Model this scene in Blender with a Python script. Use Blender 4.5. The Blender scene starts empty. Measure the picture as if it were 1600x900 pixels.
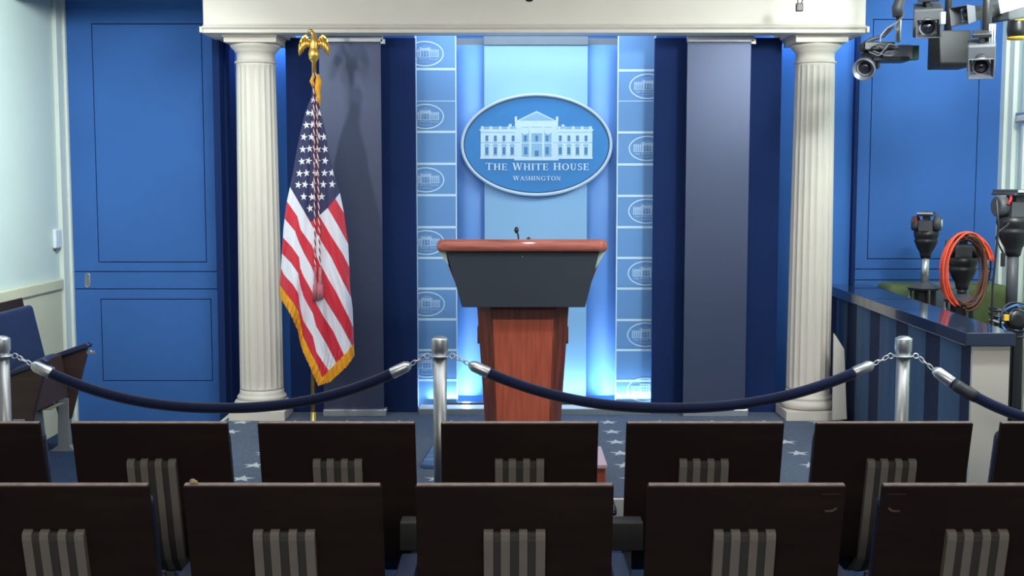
import bpy, bmesh, math, random
from math import sin, cos, tan, pi, radians, sqrt
from mathutils import Vector, Matrix

random.seed(4)
S = bpy.context.scene
COL = S.collection

# ------------------------------------------------------------------ camera
FPX = 1850.0
PITCH = radians(5.04)
CAMH = 1.67
cam_d = bpy.data.cameras.new('camera')
cam = bpy.data.objects.new('camera', cam_d)
COL.objects.link(cam)
cam.location = (0, 0, CAMH)
cam.rotation_euler = (pi / 2 - PITCH, 0, 0)
cam_d.sensor_width = 36
cam_d.lens = FPX / 1600 * 36
cam_d.clip_start = 0.05
S.camera = cam


def P(px, py, Y):
    """the point of the room seen at a pixel of the photo, on the plane y = Y"""
    u = (px - 800) / FPX
    v = (450 - py) / FPX
    d = Vector((u, cos(PITCH) + v * sin(PITCH), -sin(PITCH) + v * cos(PITCH)))
    return Vector((0, 0, CAMH)) + d * (Y / d.y)


# ------------------------------------------------------------------ colour and light
S.view_settings.view_transform = 'Standard'
S.view_settings.look = 'None'
S.view_settings.gamma = 1.0
S.view_settings.use_curve_mapping = False
S.view_settings.exposure = 0.0

world = bpy.data.worlds.new('world')
world.use_nodes = True
world.node_tree.nodes['Background'].inputs[0].default_value = (0.62, 0.78, 1.0, 1)
world.node_tree.nodes['Background'].inputs[1].default_value = 0.16
S.world = world


def lamp(name, kind, loc, target, energy, color=(1, 1, 1), size=0.3, size_y=None, spot=60, blend=0.6, spread=None):
    d = bpy.data.lights.new(name, kind)
    d.energy = energy
    d.color = color
    if kind == 'AREA':
        d.shape = 'RECTANGLE'
        d.size = size
        d.size_y = size_y or size
        if spread:
            d.spread = radians(spread)
    elif kind == 'SPOT':
        d.shadow_soft_size = size
        d.spot_size = radians(spot)
        d.spot_blend = blend
    else:
        d.shadow_soft_size = size
    o = bpy.data.objects.new(name, d)
    COL.objects.link(o)
    o.location = loc
    v = Vector(target) - Vector(loc)
    o.rotation_euler = v.to_track_quat('-Z', 'Y').to_euler()
    return o


WARM = (1.0, 0.95, 0.89)
# studio spots on the ceiling grid
lamp('stage_spot', 'SPOT', (-2.45, 3.4, 2.60), (-0.9, 7.7, 1.55), 105, WARM, 0.07, spot=62, blend=0.8)
lamp('stage_spot', 'SPOT', (2.7, 3.6, 2.80), (1.6, 7.9, 1.2), 88, WARM, 0.08, spot=66, blend=0.8)
lamp('podium_spot', 'SPOT', (0.1, 3.5, 2.82), (0.1, 7.2, 0.9), 52, WARM, 0.10, spot=56, blend=0.8)
# side walls and blue panels
lamp('wall_wash', 'AREA', (-2.2, 5.6, 2.90), (-2.7, 8.1, 1.2), 15, (0.90, 0.97, 1.0), 1.2, 0.2)
lamp('wall_wash', 'AREA', (2.3, 4.9, 2.93), (2.95, 8.1, 1.2), 78, (0.90, 1.0, 0.98), 0.6, 0.3)
lamp('wall_wash', 'AREA', (2.95, 7.1, 2.94), (2.95, 8.1, 1.0), 10, (0.90, 1.0, 0.98), 0.8, 0.2)
lamp('left_wall_wash', 'AREA', (-1.4, 6.2, 2.9), (-3.2, 6.9, 1.3), 34, (0.88, 0.99, 0.96), 0.8, 0.5, spread=120)
lamp('right_wall_wash', 'AREA', (2.5, 5.7, 2.93), (3.4, 7.8, 1.5), 34, (0.9, 1.0, 0.92), 0.3, 0.3)
# ceiling panels over the seats, and an added fill for the seat backs
lamp('room_panel', 'AREA', (0.0, 4.6, 2.92), (0, 4.8, 0), 34, (0.95, 0.97, 1.0), 4.0, 1.0)
lamp('rear_fill', 'AREA', (0.0, -0.9, 2.6), (0, 3.2, 0.9), 62, (1.0, 0.93, 0.86), 4.0, 0.8)
lamp('backdrop_fill', 'SPOT', (0.13, 4.2, 2.86), (0.13, 8.0, 1.45), 60, (0.62, 0.82, 1.0), 0.10, spot=27, blend=0.5)  # added fill that evens out the backdrop's brightness
# lights inside the alcove, above and below the backdrop, plus added banner fills
lamp('backdrop_top_wash', 'AREA', (0.13, 7.72, 2.84), (0.13, 8.0, 1.0), 10, (0.80, 0.89, 1.0), 1.5, 0.12)
lamp('banner_fill', 'SPOT', (-1.75, 5.2, 2.84), (-1.17, 7.68, 2.26), 26, (0.82, 0.90, 1.0), 0.06, spot=19, blend=1.0)
lamp('banner_fill', 'SPOT', (1.44, 5.4, 2.86), (1.44, 7.68, 2.22), 26, (0.82, 0.90, 1.0), 0.06, spot=20, blend=1.0)
for xx in (-0.40, -0.31, 0.66, 0.76):
    lamp('foot_light', 'POINT', (xx, 7.965, 0.225), (xx, 8.06, 1.6), 1.3, (0.62, 0.84, 1.0), 0.02)
lamp('foot_strip', 'AREA', (0.19, 7.90, 0.22), (0.19, 8.02, 0.75), 7, (0.50, 0.76, 1.0), 1.5, 0.04)
for xx in (-0.70, 1.0):
    lamp('foot_light', 'POINT', (xx, 7.86, 0.23), (xx, 7.95, 1.3), 0.9, (0.62, 0.86, 1.0), 0.02)
for xx in (-1.58, 1.86):
    lamp('side_glow', 'AREA', (xx, 7.98, 2.75), (xx, 8.12, 1.0), 9 if xx < 0 else 6, (0.45, 0.68, 1.0), 0.24, 0.08)
for xx in (-1.72, 2.2):
    lamp('side_glow', 'AREA', (xx, 7.98, 2.75), (xx, 8.12, 1.0), 1.0, (0.45, 0.68, 1.0), 0.2, 0.08)


# ------------------------------------------------------------------ materials
def lin(c):
    return tuple(((x / 255) / 12.92 if x / 255 <= 0.04045 else ((x / 255 + 0.055) / 1.055) ** 2.4) for x in c)


MATS = {}


def mat(name, rgb, rough=0.6, metal=0.0, noise=0.06, scale=12.0, bump=0.0, bscale=None, coat=0.0,
        stretch=(1, 1, 1), trans=0.0, spec=0.5, sheen=0.0, alpha=1.0, rgb2=None):
    if name in MATS:
        return MATS[name]
    m = bpy.data.materials.new(name)
    m.use_nodes = True
    nt = m.node_tree
    b = nt.nodes['Principled BSDF']
    c = lin(rgb)
    tc = nt.nodes.new('ShaderNodeTexCoord')
    mp = nt.nodes.new('ShaderNodeMapping')
    mp.inputs['Scale'].default_value = stretch
    nt.links.new(tc.outputs['Object'], mp.inputs[0])
    nz = nt.nodes.new('ShaderNodeTexNoise')
    nz.inputs['Scale'].default_value = scale
    nz.inputs['Detail'].default_value = 5
    nt.links.new(mp.outputs[0], nz.inputs['Vector'])
    rp = nt.nodes.new('ShaderNodeValToRGB')
    rp.color_ramp.elements[0].position = 0.3
    rp.color_ramp.elements[1].position = 0.7
    c2 = lin(rgb2) if rgb2 else None
    rp.color_ramp.elements[0].color = (*[x * (1 - noise) for x in (c2 or c)], 1)
    rp.color_ramp.elements[1].color = (*[min(1, x * (1 + noise)) for x in c], 1)
    nt.links.new(nz.outputs['Fac'], rp.inputs[0])
    nt.links.new(rp.outputs[0], b.inputs['Base Color'])
    b.inputs['Roughness'].default_value = rough
    b.inputs['Metallic'].default_value = metal
    b.inputs['Coat Weight'].default_value = coat
    b.inputs['Transmission Weight'].default_value = trans
    b.inputs['Specular IOR Level'].default_value = spec
    b.inputs['Sheen Weight'].default_value = sheen
    b.inputs['Alpha'].default_value = alpha
    if bump:
        n2 = nt.nodes.new('ShaderNodeTexNoise')
        n2.inputs['Scale'].default_value = bscale or scale * 8
        n2.inputs['Detail'].default_value = 3
        nt.links.new(mp.outputs[0], n2.inputs['Vector'])
        bp = nt.nodes.new('ShaderNodeBump')
        bp.inputs['Strength'].default_value = bump
        bp.inputs['Distance'].default_value = 0.004
        nt.links.new(n2.outputs['Fac'], bp.inputs['Height'])
        nt.links.new(bp.outputs[0], b.inputs['Normal'])
    MATS[name] = m
    return m


M_door = mat('blue_wall_fabric', (60, 106, 176), 0.85, noise=0.05, scale=2, bump=0.15, bscale=500, spec=0.25)
M_groove = mat('dark_groove', (14, 24, 60), 0.9)
M_navy = mat('navy_fabric', (20, 42, 90), 0.85, noise=0.05, scale=3, bump=0.15, bscale=500, spec=0.2)
M_sideblue = mat('alcove_blue', (66, 120, 198), 0.8, noise=0.04, scale=2, spec=0.25)
M_grayp = mat('slate_panel', (70, 80, 108), 0.42, 0.4, noise=0.03, scale=2, spec=0.5)
M_alu = mat('brushed_aluminium', (190, 196, 202), 0.35, 0.7, noise=0.05, scale=20, stretch=(1, 20, 20))
M_white = mat('white_paint', (218, 210, 199), 0.45, noise=0.02, scale=5)
M_wallw = mat('pale_wall', (205, 222, 218), 0.7, noise=0.03, scale=1.5)
M_wains = mat('cream_wainscot', (205, 205, 180), 0.65, noise=0.04, scale=3)
M_casing = mat('casing_white', (222, 230, 220), 0.5, noise=0.02, scale=4)
M_ceil = mat('ceiling_paint', (190, 192, 190), 0.9, noise=0.03, scale=3)
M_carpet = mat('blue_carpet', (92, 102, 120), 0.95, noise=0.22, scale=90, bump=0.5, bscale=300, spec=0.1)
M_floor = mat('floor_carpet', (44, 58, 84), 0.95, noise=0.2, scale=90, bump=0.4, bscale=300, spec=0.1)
M_star = mat('carpet_star', (188, 190, 192), 0.9, noise=0.08, scale=60)
M_cream = mat('stage_trim', (215, 212, 200), 0.6, noise=0.04)
M_bd_c = mat('backdrop_center', (138, 184, 226), 0.7, noise=0.02, scale=1.5, spec=0.3)
M_bd_s = mat('backdrop_strip', (104, 156, 228), 0.5, noise=0.03, scale=1.5, spec=0.4)
M_bd_t = mat('backdrop_tile', (102, 150, 206), 0.6, noise=0.03, scale=2, spec=0.3)
M_bd_line = mat('tile_line', (194, 226, 246), 0.6, noise=0.02)
M_emb = mat('emblem_print', (176, 210, 238), 0.6, noise=0.02)
M_railg = mat('grey_rail', (112, 126, 138), 0.6, noise=0.04)
M_seal = mat('seal_blue', (30, 120, 190), 0.5, noise=0.06, scale=3)
M_sealrim = mat('seal_rim', (176, 202, 226), 0.4, noise=0.02)
M_sealline = mat('seal_inner_line', (24, 60, 100), 0.5)
M_sealw = mat('seal_relief', (186, 218, 240), 0.5, noise=0.03, scale=20)
M_sealm = mat('seal_relief_mid', (128, 178, 216), 0.5, noise=0.03, scale=20)
M_seald = mat('seal_window', (52, 118, 176), 0.5)
M_wood = mat('cherry_wood', (178, 88, 64), 0.35, noise=0.10, scale=5, stretch=(9, 9, 0.7), rgb2=(156, 72, 52), coat=0.2)
M_woodd = mat('dark_cherry_wood', (116, 56, 44), 0.4, noise=0.14, scale=5, stretch=(9, 9, 0.7), rgb2=(80, 36, 28), coat=0.15)
M_woodtop = mat('cherry_top', (190, 108, 92), 0.42, noise=0.14, scale=6, stretch=(0.7, 9, 9), rgb2=(160, 80, 66), coat=0.3)
M_board = mat('charcoal_board', (48, 56, 66), 0.75, noise=0.03, scale=3, spec=0.3)
M_black = mat('black_plastic', (30, 30, 33), 0.38, noise=0.1, scale=10)
M_black2 = mat('charcoal_plastic', (70, 72, 78), 0.5, noise=0.1, scale=10)
M_grey = mat('grey_plastic', (120, 124, 130), 0.5, noise=0.06)
M_chrome = mat('steel', (215, 217, 220), 0.34, 0.9, noise=0.04, scale=8, stretch=(1, 1, 0.1))
M_chromeb = mat('brushed_steel', (190, 190, 190), 0.42, 1.0, noise=0.08, scale=30, stretch=(8, 8, 0.3))
M_velvet = mat('navy_velvet', (20, 29, 62), 0.95, noise=0.12, scale=60, bump=0.3, bscale=200, sheen=0.35, spec=0.1)
M_glass = mat('lens_glass', (30, 34, 44), 0.05, noise=0.01, coat=1.0)
M_gold = mat('gold', (242, 196, 104), 0.33, 0.85, noise=0.08, scale=30)
M_goldpole = mat('brass_pole', (176, 150, 96), 0.3, 1.0, noise=0.06, scale=8)
M_fringe = mat('gold_fringe', (240, 168, 36), 0.7, noise=0.25, scale=160, stretch=(1, 1, 0.15), bump=0.5, bscale=400)
M_cordr = mat('cord_red', (130, 28, 48), 0.8)
M_cordw = mat('cord_white', (220, 205, 205), 0.8)
M_tassel = mat('tassel_wine', (186, 112, 124), 0.85, noise=0.3, scale=200, stretch=(1, 1, 0.05))
M_back = mat('black_brown_wood', (40, 28, 24), 0.6, noise=0.25, scale=6, stretch=(0.6, 4, 4), spec=0.3)
M_edge = mat('edge_highlight', (176, 154, 146), 0.5, noise=0.2, scale=40)  # pale tone paints the highlight on the seat tops
M_leather = mat('navy_leather', (38, 46, 76), 0.38, noise=0.12, scale=20, bump=0.15, bscale=140)
M_ribl = mat('bracket_light', (134, 126, 118), 0.6, noise=0.06, scale=20)
M_ribd = mat('bracket_dark', (70, 67, 63), 0.7, noise=0.06, scale=20)
M_armwood = mat('arm_wood', (58, 42, 40), 0.4, noise=0.2, scale=6, stretch=(4, 0.6, 4))
M_metalg = mat('grey_metal', (128, 132, 138), 0.5, 0.2, noise=0.06, scale=10)
M_boxg = mat('box_grey', (78, 76, 75), 0.6, noise=0.05)
M_granite = mat('granite', (48, 60, 82), 0.12, noise=0.35, scale=260, coat=0.4)
M_cface = mat('counter_blue', (70, 98, 130), 0.7, noise=0.18, scale=9, bump=0.2, bscale=200, stretch=(1, 1, 0.2))
M_cdark = mat('counter_navy', (32, 42, 74), 0.8, noise=0.1, scale=8)
M_olive = mat('olive_cloth', (88, 104, 62), 0.9, noise=0.2, scale=7, bump=0.5, bscale=40)
M_greycl = mat('grey_cloth', (104, 112, 122), 0.9, noise=0.12, scale=5)
M_orange = mat('orange_cable', (228, 84, 56), 0.5)
M_brownc = mat('brown_cable', (92, 56, 38), 0.6)
M_yellow = mat('yellow_tape', (226, 184, 60), 0.5)
M_bluec = mat('blue_cable', (60, 120, 200), 0.5)
M_paper = mat('white_card', (172, 176, 190), 0.7)
M_red = mat('red_plastic', (176, 40, 44), 0.5)
M_clear = mat('pale_acrylic', (188, 214, 206), 0.25, noise=0.03, coat=0.3)
M_silver = mat('camera_silver', (130, 134, 146), 0.35, 0.5, noise=0.06)
M_greenpcb = mat('green_plate', (60, 92, 76), 0.6)


# ------------------------------------------------------------------ mesh builder
class MB:
    def __init__(self):
        self.v = []
        self.f = []
        self.m = []
        self.s = []

    def add(self, verts, faces, mi=0, smooth=False, mtx=None):
        n = len(self.v)
        for p in verts:
            p = Vector(p)
            self.v.append(mtx @ p if mtx else p)
        for f in faces:
            self.f.append([i + n for i in f])
            self.m.append(mi)
            self.s.append(smooth)
        return self

    def box(self, x0, x1, y0, y1, z0, z1, mi=0, mtx=None):
        v = [(x0, y0, z0), (x1, y0, z0), (x1, y1, z0), (x0, y1, z0), (x0, y0, z1), (x1, y0, z1), (x1, y1, z1), (x0, y1, z1)]
        return self.add(v, [(0, 3, 2, 1), (4, 5, 6, 7), (0, 1, 5, 4), (1, 2, 6, 5), (2, 3, 7, 6), (3, 0, 4, 7)], mi, mtx=mtx)

    def prism(self, poly, a, b, axis='y', mi=0, mtx=None, smooth=False):
        """poly in the two other axes, extruded along axis from a to b"""
        def mk(p, t):
            if axis == 'y':
                return (p[0], t, p[1])
            if axis == 'x':
                return (t, p[0], p[1])
            return (p[0], p[1], t)
        n = len(poly)
        v = [mk(p, a) for p in poly] + [mk(p, b) for p in poly]
        f = [tuple(range(n)), tuple(reversed(range(n, 2 * n)))]
        self.add(v, f, mi, False, mtx)
        self.add(v, [(i, (i + 1) % n, (i + 1) % n + n, i + n) for i in range(n)], mi, smooth, mtx)
        return self

    def lathe(self, prof, seg=24, mi=0, mtx=None, smooth=True, rf=None):
        """prof: (r, z) pairs; rf(theta, z) scales the radius"""
        v, f = [], []
        for r, z in prof:
            for k in range(seg):
                t = 2 * pi * k / seg
                q = r * (rf(t, z) if rf else 1)
                v.append((q * cos(t), q * sin(t), z))
        for j in range(len(prof) - 1):
            for k in range(seg):
                k2 = (k + 1) % seg
                f.append((j * seg + k, j * seg + k2, (j + 1) * seg + k2, (j + 1) * seg + k))
        self.add(v, f, mi, smooth, mtx)
        n = len(prof) - 1
        self.add([v[k] for k in range(seg)], [tuple(reversed(range(seg)))], mi, False, mtx)
        self.add([v[n * seg + k] for k in range(seg)], [tuple(range(seg))], mi, False, mtx)
        return self

    def cyl(self, p0, p1, r0, r1=None, seg=16, mi=0, smooth=True):
        return self.tube([p0, p1], [r0, r0 if r1 is None else r1], seg, mi, smooth)

    def tube(self, pts, r, seg=10, mi=0, smooth=True, closed=False):
        pts = [Vector(p) for p in pts]
        n = len(pts)
        rs = r if isinstance(r, (list, tuple)) else [r] * n
        v, f = [], []
        prev = None
        for i in range(n):
            if closed:
                t = (pts[(i + 1) % n] - pts[i - 1]).normalized()
            else:
                t = (pts[min(i + 1, n - 1)] - pts[max(i - 1, 0)]).normalized()
            if prev is None:
                a = Vector((0, 0, 1)) if abs(t.z) < 0.9 else Vector((1, 0, 0))
                u = t.cross(a).normalized()
            else:
                u = (prev - t * prev.dot(t)).normalized()
            prev = u
            w = t.cross(u)
            for k in range(seg):
                q = 2 * pi * k / seg
                v.append(pts[i] + (u * cos(q) + w * sin(q)) * rs[i])
        last = n if closed else n - 1
        for i in range(last):
            for k in range(seg):
                k2 = (k + 1) % seg
                i2 = (i + 1) % n
                f.append((i * seg + k, i * seg + k2, i2 * seg + k2, i2 * seg + k))
        self.add(v, f, mi, smooth)
        if not closed:
            self.add(v[:seg], [tuple(reversed(range(seg)))], mi, False)
            self.add(v[-seg:], [tuple(range(seg))], mi, False)
        return self

    def ball(self, c, r, seg=16, rings=8, mi=0, sc=(1, 1, 1), mtx=None):
        prof = [(max(1e-4, r * sin(pi * j / rings)), -r * cos(pi * j / rings)) for j in range(rings + 1)]
        mt = Matrix.Translation(c) @ Matrix.Diagonal((*sc, 1))
        return self.lathe(prof, seg, mi, (mtx @ mt) if mtx else mt)

    def build(self, name, mats, parent=None, bevel=0.0, seg=2, fix=True, sub=0):
        me = bpy.data.meshes.new(name)
        me.from_pydata([tuple(p) for p in self.v], [], self.f)
        if not isinstance(mats, (list, tuple)):
            mats = [mats]
        for m in mats:
            me.materials.append(m)
        me.polygons.foreach_set('material_index', self.m)
        me.polygons.foreach_set('use_smooth', self.s)
        if fix:
            bm = bmesh.new()
            bm.from_mesh(me)
            bmesh.ops.remove_doubles(bm, verts=bm.verts, dist=1e-6)
            bmesh.ops.recalc_face_normals(bm, faces=bm.faces)
            bm.to_mesh(me)
            bm.free()
        me.update()
        o = bpy.data.objects.new(name, me)
        COL.objects.link(o)
        if parent:
            o.parent = parent
        if bevel:
            b = o.modifiers.new('bevel', 'BEVEL')
            b.width = bevel
            b.segments = seg
            b.limit_method = 'ANGLE'
            b.angle_limit = radians(40)
        if sub:
            s_ = o.modifiers.new('sub', 'SUBSURF')
            s_.levels = s_.render_levels = sub
        return o


def tag(o, label=None, cat=None, group=None, kind=None):
    if label:
        o['label'] = label
    if cat:
        o['category'] = cat
    if group:
        o['group'] = group
    if kind:
        o['kind'] = kind
    return o


def empty(name, loc=(0, 0, 0), rz=0.0):
    o = bpy.data.objects.new(name, None)
    COL.objects.link(o)
    o.location = loc
    o.rotation_euler = (0, 0, rz)
    o.empty_display_size = 0.1
    return o


def children(o):
    return [c for c in bpy.data.objects if c.parent == o]


def copy_tree(o, parent=None):
    c = o.copy()
    COL.objects.link(c)
    c.parent = parent
    for ch in children(o):
        copy_tree(ch, c)
    return c


def struct(o):
    o['kind'] = 'structure'
    return o


def TR(loc=(0, 0, 0), rx=0, ry=0, rz=0, sc=1):
    return Matrix.Translation(loc) @ Matrix.Rotation(rz, 4, 'Z') @ Matrix.Rotation(ry, 4, 'Y') @ Matrix.Rotation(rx, 4, 'X') @ Matrix.Scale(sc, 4)


# ------------------------------------------------------------------ flat drawing (emblems and serif letters)
def clip_x(poly, x0=None, x1=None):
    def cut(p, xc, keep_less):
        out = []
        n = len(p)
        for i in range(n):
            a, b = p[i], p[(i + 1) % n]
            ia = (a[0] <= xc) if keep_less else (a[0] >= xc)
            ib = (b[0] <= xc) if keep_less else (b[0] >= xc)
            if ia:
                out.append(a)
            if ia != ib:
                t = (xc - a[0]) / (b[0] - a[0])
                out.append((xc, a[1] + t * (b[1] - a[1])))
        return out
    if x0 is not None:
        poly = cut(poly, x0, False)
    if x1 is not None and poly:
        poly = cut(poly, x1, True)
    return poly if len(poly) >= 3 else None


def rect(x0, x1, y0, y1):
    return [(x0, y0), (x1, y0), (x1, y1), (x0, y1)]


def arc(cx, cy, rx, ry, a0, a1, w0, w1, n=20, wf=None):
    """ring pieces; w0 = stroke at the top and bottom, w1 = at the sides"""
    out = []
    for i in range(n):
        t0 = radians(a0 + (a1 - a0) * i / n)
        t1 = radians(a0 + (a1 - a0) * (i + 1) / n)
        q = []
        for t, inner in ((t0, 0), (t1, 0), (t1, 1), (t0, 1)):
            rxx = rx - (w1 if inner else 0)
            ryy = ry - (w0 if inner else 0)
            q.append((cx + rxx * cos(t), cy + ryy * sin(t)))
        out.append(q)
    return out


TH, TN, SF, SH = 0.17, 0.07, 0.09, 0.055


def stem(x, w=TH):
    return [rect(x - w / 2, x + w / 2, 0, 1), rect(x - w / 2 - SF, x + w / 2 + SF, 0, SH), rect(x - w / 2 - SF, x + w / 2 + SF, 1 - SH, 1)]


def diag(x0, y0, x1, y1, w):
    return [[(x0 - w / 2, y0), (x0 + w / 2, y0), (x1 + w / 2, y1), (x1 - w / 2, y1)]]


def ser(x, y):
    return [rect(x - 0.14, x + 0.14, y, y + SH)]


def glyph(ch):
    if ch == 'T':
        return stem(0.42)[:2] + [rect(0.02, 0.82, 0.93, 1), rect(0.02, 0.08, 0.78, 0.93), rect(0.76, 0.82, 0.78, 0.93)], 0.86
    if ch == 'H':
        return stem(0.18) + stem(0.70) + [rect(0.2, 0.7, 0.47, 0.54)], 0.90
    if ch == 'E':
        return stem(0.18) + [rect(0.2, 0.66, 0.93, 1), rect(0.2, 0.56, 0.47, 0.54), rect(0.2, 0.68, 0, 0.07), rect(0.6, 0.66, 0.8, 0.95),
                             rect(0.62, 0.68, 0.03, 0.22), rect(0.5, 0.56, 0.4, 0.61)], 0.74
    if ch == 'I':
        return stem(0.18), 0.38
    if ch == 'W':
        return (diag(0.16, 1, 0.38, 0, TH) + diag(0.60, 1, 0.38, 0, TN) + diag(0.60, 1, 0.84, 0, TH) + diag(1.04, 1, 0.84, 0, TN)
                + ser(0.16, 1 - SH) + ser(1.06, 1 - SH) + ser(0.60, 1 - SH)), 1.2
    if ch == 'O':
        return arc(0.46, 0.5, 0.43, 0.52, 0, 360, 0.07, 0.17, 32), 0.92
    if ch == 'U':
        return ([rect(0.12, 0.28, 0.3, 1), rect(0.62, 0.69, 0.3, 1)] + ser(0.2, 1 - SH) + ser(0.65, 1 - SH)
                + arc(0.405, 0.32, 0.285, 0.34, 180, 360, 0.09, 0.13, 14)), 0.84
    if ch == 'S':
        return (arc(0.32, 0.75, 0.25, 0.27, 40, 265, 0.09, 0.12, 14) + arc(0.32, 0.27, 0.27, 0.29, -140, 85, 0.09, 0.13, 14)
                + [[(0.18, 0.62), (0.30, 0.46), (0.50, 0.42), (0.34, 0.60)]] + [rect(0.5, 0.55, 0.76, 1.0), rect(0.05, 0.10, 0, 0.26)]), 0.64
    if ch == 'A':
        return diag(0.12, 0, 0.42, 1, TN) + diag(0.72, 0, 0.42, 1, TH) + [rect(0.22, 0.6, 0.32, 0.39)] + ser(0.12, 0) + ser(0.74, 0), 0.84
    if ch == 'N':
        return [rect(0.12, 0.19, 0, 1), rect(0.68, 0.75, 0, 1)] + diag(0.17, 1, 0.70, 0, TH) + ser(0.15, 0) + ser(0.71, 1 - SH) + ser(0.10, 1 - SH), 0.88
    if ch == 'G':
        return arc(0.47, 0.5, 0.43, 0.52, 45, 335, 0.07, 0.17, 24) + [rect(0.66, 0.82, 0.08, 0.42)] + [rect(0.56, 0.92, 0.40, 0.46), rect(0.74, 0.80, 0.7, 0.97)], 0.94
    return [], 0.42


def text_polys(s, x0, x1, y0, h, big=None):
    """serif capitals from x0 to x1, base at y0, cap height h; big = indices of taller capitals"""
    lets, x = [], 0
    for i, ch in enumerate(s):
        g, w = glyph(ch)
        k = 1.09 if big and i in big else 1.0
        lets.append((g, x, k))
        x += w * k + 0.07
    tot = x - 0.07
    sx = (x1 - x0) / tot
    out = []
    for g, gx, k in lets:
        for p in g:
            out.append([(x0 + (gx + a * k) * sx, y0 + b * k * h) for a, b in p])
    return out


def emblem_polys(small=False):
    """the oval building emblem in its own units, centre (0,0), y up, outer radii 566 x 381. layers: lists of convex polygons"""
    def R(x0, x1, y0, y1):          # photo-like coordinates, y down
        return rect(x0 - 651, x1 - 651, 457 - y1, 457 - y0)

    def Q(pts):
        return [(a - 651, 457 - b) for a, b in pts]
    white = [R(235, 1065, 352, 552), R(228, 1072, 340, 352), R(485, 815, 545, 571), R(490, 810, 285, 320), R(232, 1068, 546, 560),
             Q([(490, 285), (651, 208), (810, 285)]), R(497, 803, 320, 548)]
    for x0 in (238, 302, 370, 432, 474):
        white.append(R(x0, x0 + 20, 320, 341))
    for x0 in (806, 848, 912, 978, 1040):
        white.append(R(x0, x0 + 22, 320, 341))
    white += [R(445, 466, 303, 341), R(836, 856, 306, 341), R(488, 506, 248, 285), R(794, 812, 248, 285)]
    mid = []
    for x0 in (258, 322, 390, 452):
        mid.append(R(x0, x0 + 44, 323, 338))
    for x0 in (828, 870, 934, 1000):
        mid.append(R(x0, x0 + 40, 323, 338))
    mid.append(R(235, 1065, 438, 444))
    mid.append(Q([(520, 278), (651, 218), (782, 278)]))
    mid.append(R(528, 775, 324, 545))
    mid.append(R(235, 490, 362, 367))
    mid.append(R(812, 1065, 362, 367))
    white2 = [R(528, 541, 320, 545), R(596, 612, 320, 545), R(692, 708, 320, 545), R(762, 775, 320, 545), R(786, 792, 320, 545), R(508, 513, 320, 545),
              Q([(541, 330), (596, 330), (590, 372), (560, 382), (541, 365)]), Q([(708, 330), (762, 330), (762, 365), (740, 382), (712, 372)]),
              R(612, 692, 330, 372), R(528, 775, 440, 447)]
    dark = []
    for cx in (282, 345, 409, 477, 568, 652, 729, 827, 891, 955, 1018):
        dark.append(R(cx - 10, cx + 10, 388, 430))
    for cx in (282, 345, 409, 470, 571, 729, 827, 891, 955, 1018):
        dark.append(R(cx - 12, cx + 12, 473, 528))
        if not 500 < cx < 800:
            mid += [Q([(cx - 22, 468), (cx - 18, 456), (cx, 449), (cx + 18, 456), (cx + 22, 468)])]
            mid.append(R(cx - 20, cx + 20, 532, 537))
    dark.append(R(638, 666, 500, 540))
    mid += [Q([(628, 492), (652, 455), (676, 492)])]
    txt = text_polys('THE WHITE HOUSE', 270 - 651, 1043 - 651, 457 - 643, 48, big=(0, 4, 10))
    txt += text_polys('WASHINGTON', 474 - 651, 832 - 651, 457 - 720, 31, big=(0,))
    return white, mid, white2, dark, txt


def draw(mb, polys, x, z, s, y, thick, mi, x0=None, x1=None):
    """polygons on the plane y (facing -y), centre x, z, scale s"""
    for i, p in enumerate(polys):
        q = [(x + a * s, z + b * s) for a, b in p]
        q = clip_x(q, x0, x1)
        if q:
            e = (i % 24) * 0.00003
            mb.prism(q, y - thick - e, y + e, 'y', mi)


# ------------------------------------------------------------------ setting
BACK = 8.15
XL, XR = -3.06, 3.37
CEIL = 2.98

mb = MB().box(XL - 0.1, XR + 0.1, -1.5, BACK + 0.2, -0.1, 0)
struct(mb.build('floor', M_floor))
mb = MB().box(XL - 0.1, XR + 0.1, -1.5, BACK + 0.2, CEIL, CEIL + 0.1)
struct(mb.build('ceiling', M_ceil))
# left wall: upper plaster, cap rail, wainscot
ra = P(0, 470, 7.08).z
RZ = 1.03
mb = MB().box(XL - 0.1, XL, -1.5, BACK + 0.1, 0, CEIL)
struct(mb.build('wall_left', M_wallw))
mb = MB().box(XL, XL + 0.012, -1.5, 7.98, 0, RZ - 0.07)
struct(mb.build('trim_1', M_wains))
mb = MB().box(XL, XL + 0.03, -1.5, 7.98, RZ - 0.07, RZ)
struct(mb.build('trim_2', M_wains, bevel=0.008))
mb = MB().box(XL, XL + 0.03, 7.99, BACK, 0, CEIL).box(XL, XL + 0.045, 8.10, BACK, 0, CEIL)
struct(mb.build('trim_3', M_casing, bevel=0.004))
mb = MB().box(XL + 0.03, XL + 0.05, 2, 7.5, 0, 0.12)
struct(mb.build('baseboard_left', M_casing))
# right wall with vertical mouldings
mb = MB().box(XR, XR + 0.1, -1.5, BACK + 0.1, 0, CEIL)
struct(mb.build('wall_right', M_wallw))
mb = MB()
for y0, y1, t in ((8.06, 8.15, 0.05), (7.97, 8.05, 0.03), (7.78, 7.82, 0.035), (7.60, 7.66, 0.045), (7.0, 7.5, 0.02)):
    mb.box(XR - t, XR, y0, y1, 0, CEIL)
struct(mb.build('trim_4', M_casing, bevel=0.004))
# back wall (blue) behind everything
mb = MB().box(XL - 0.1, XR + 0.1, BACK + 0.06, BACK + 0.2, 0, CEIL)
struct(mb.build('wall_back', M_navy))


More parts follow.
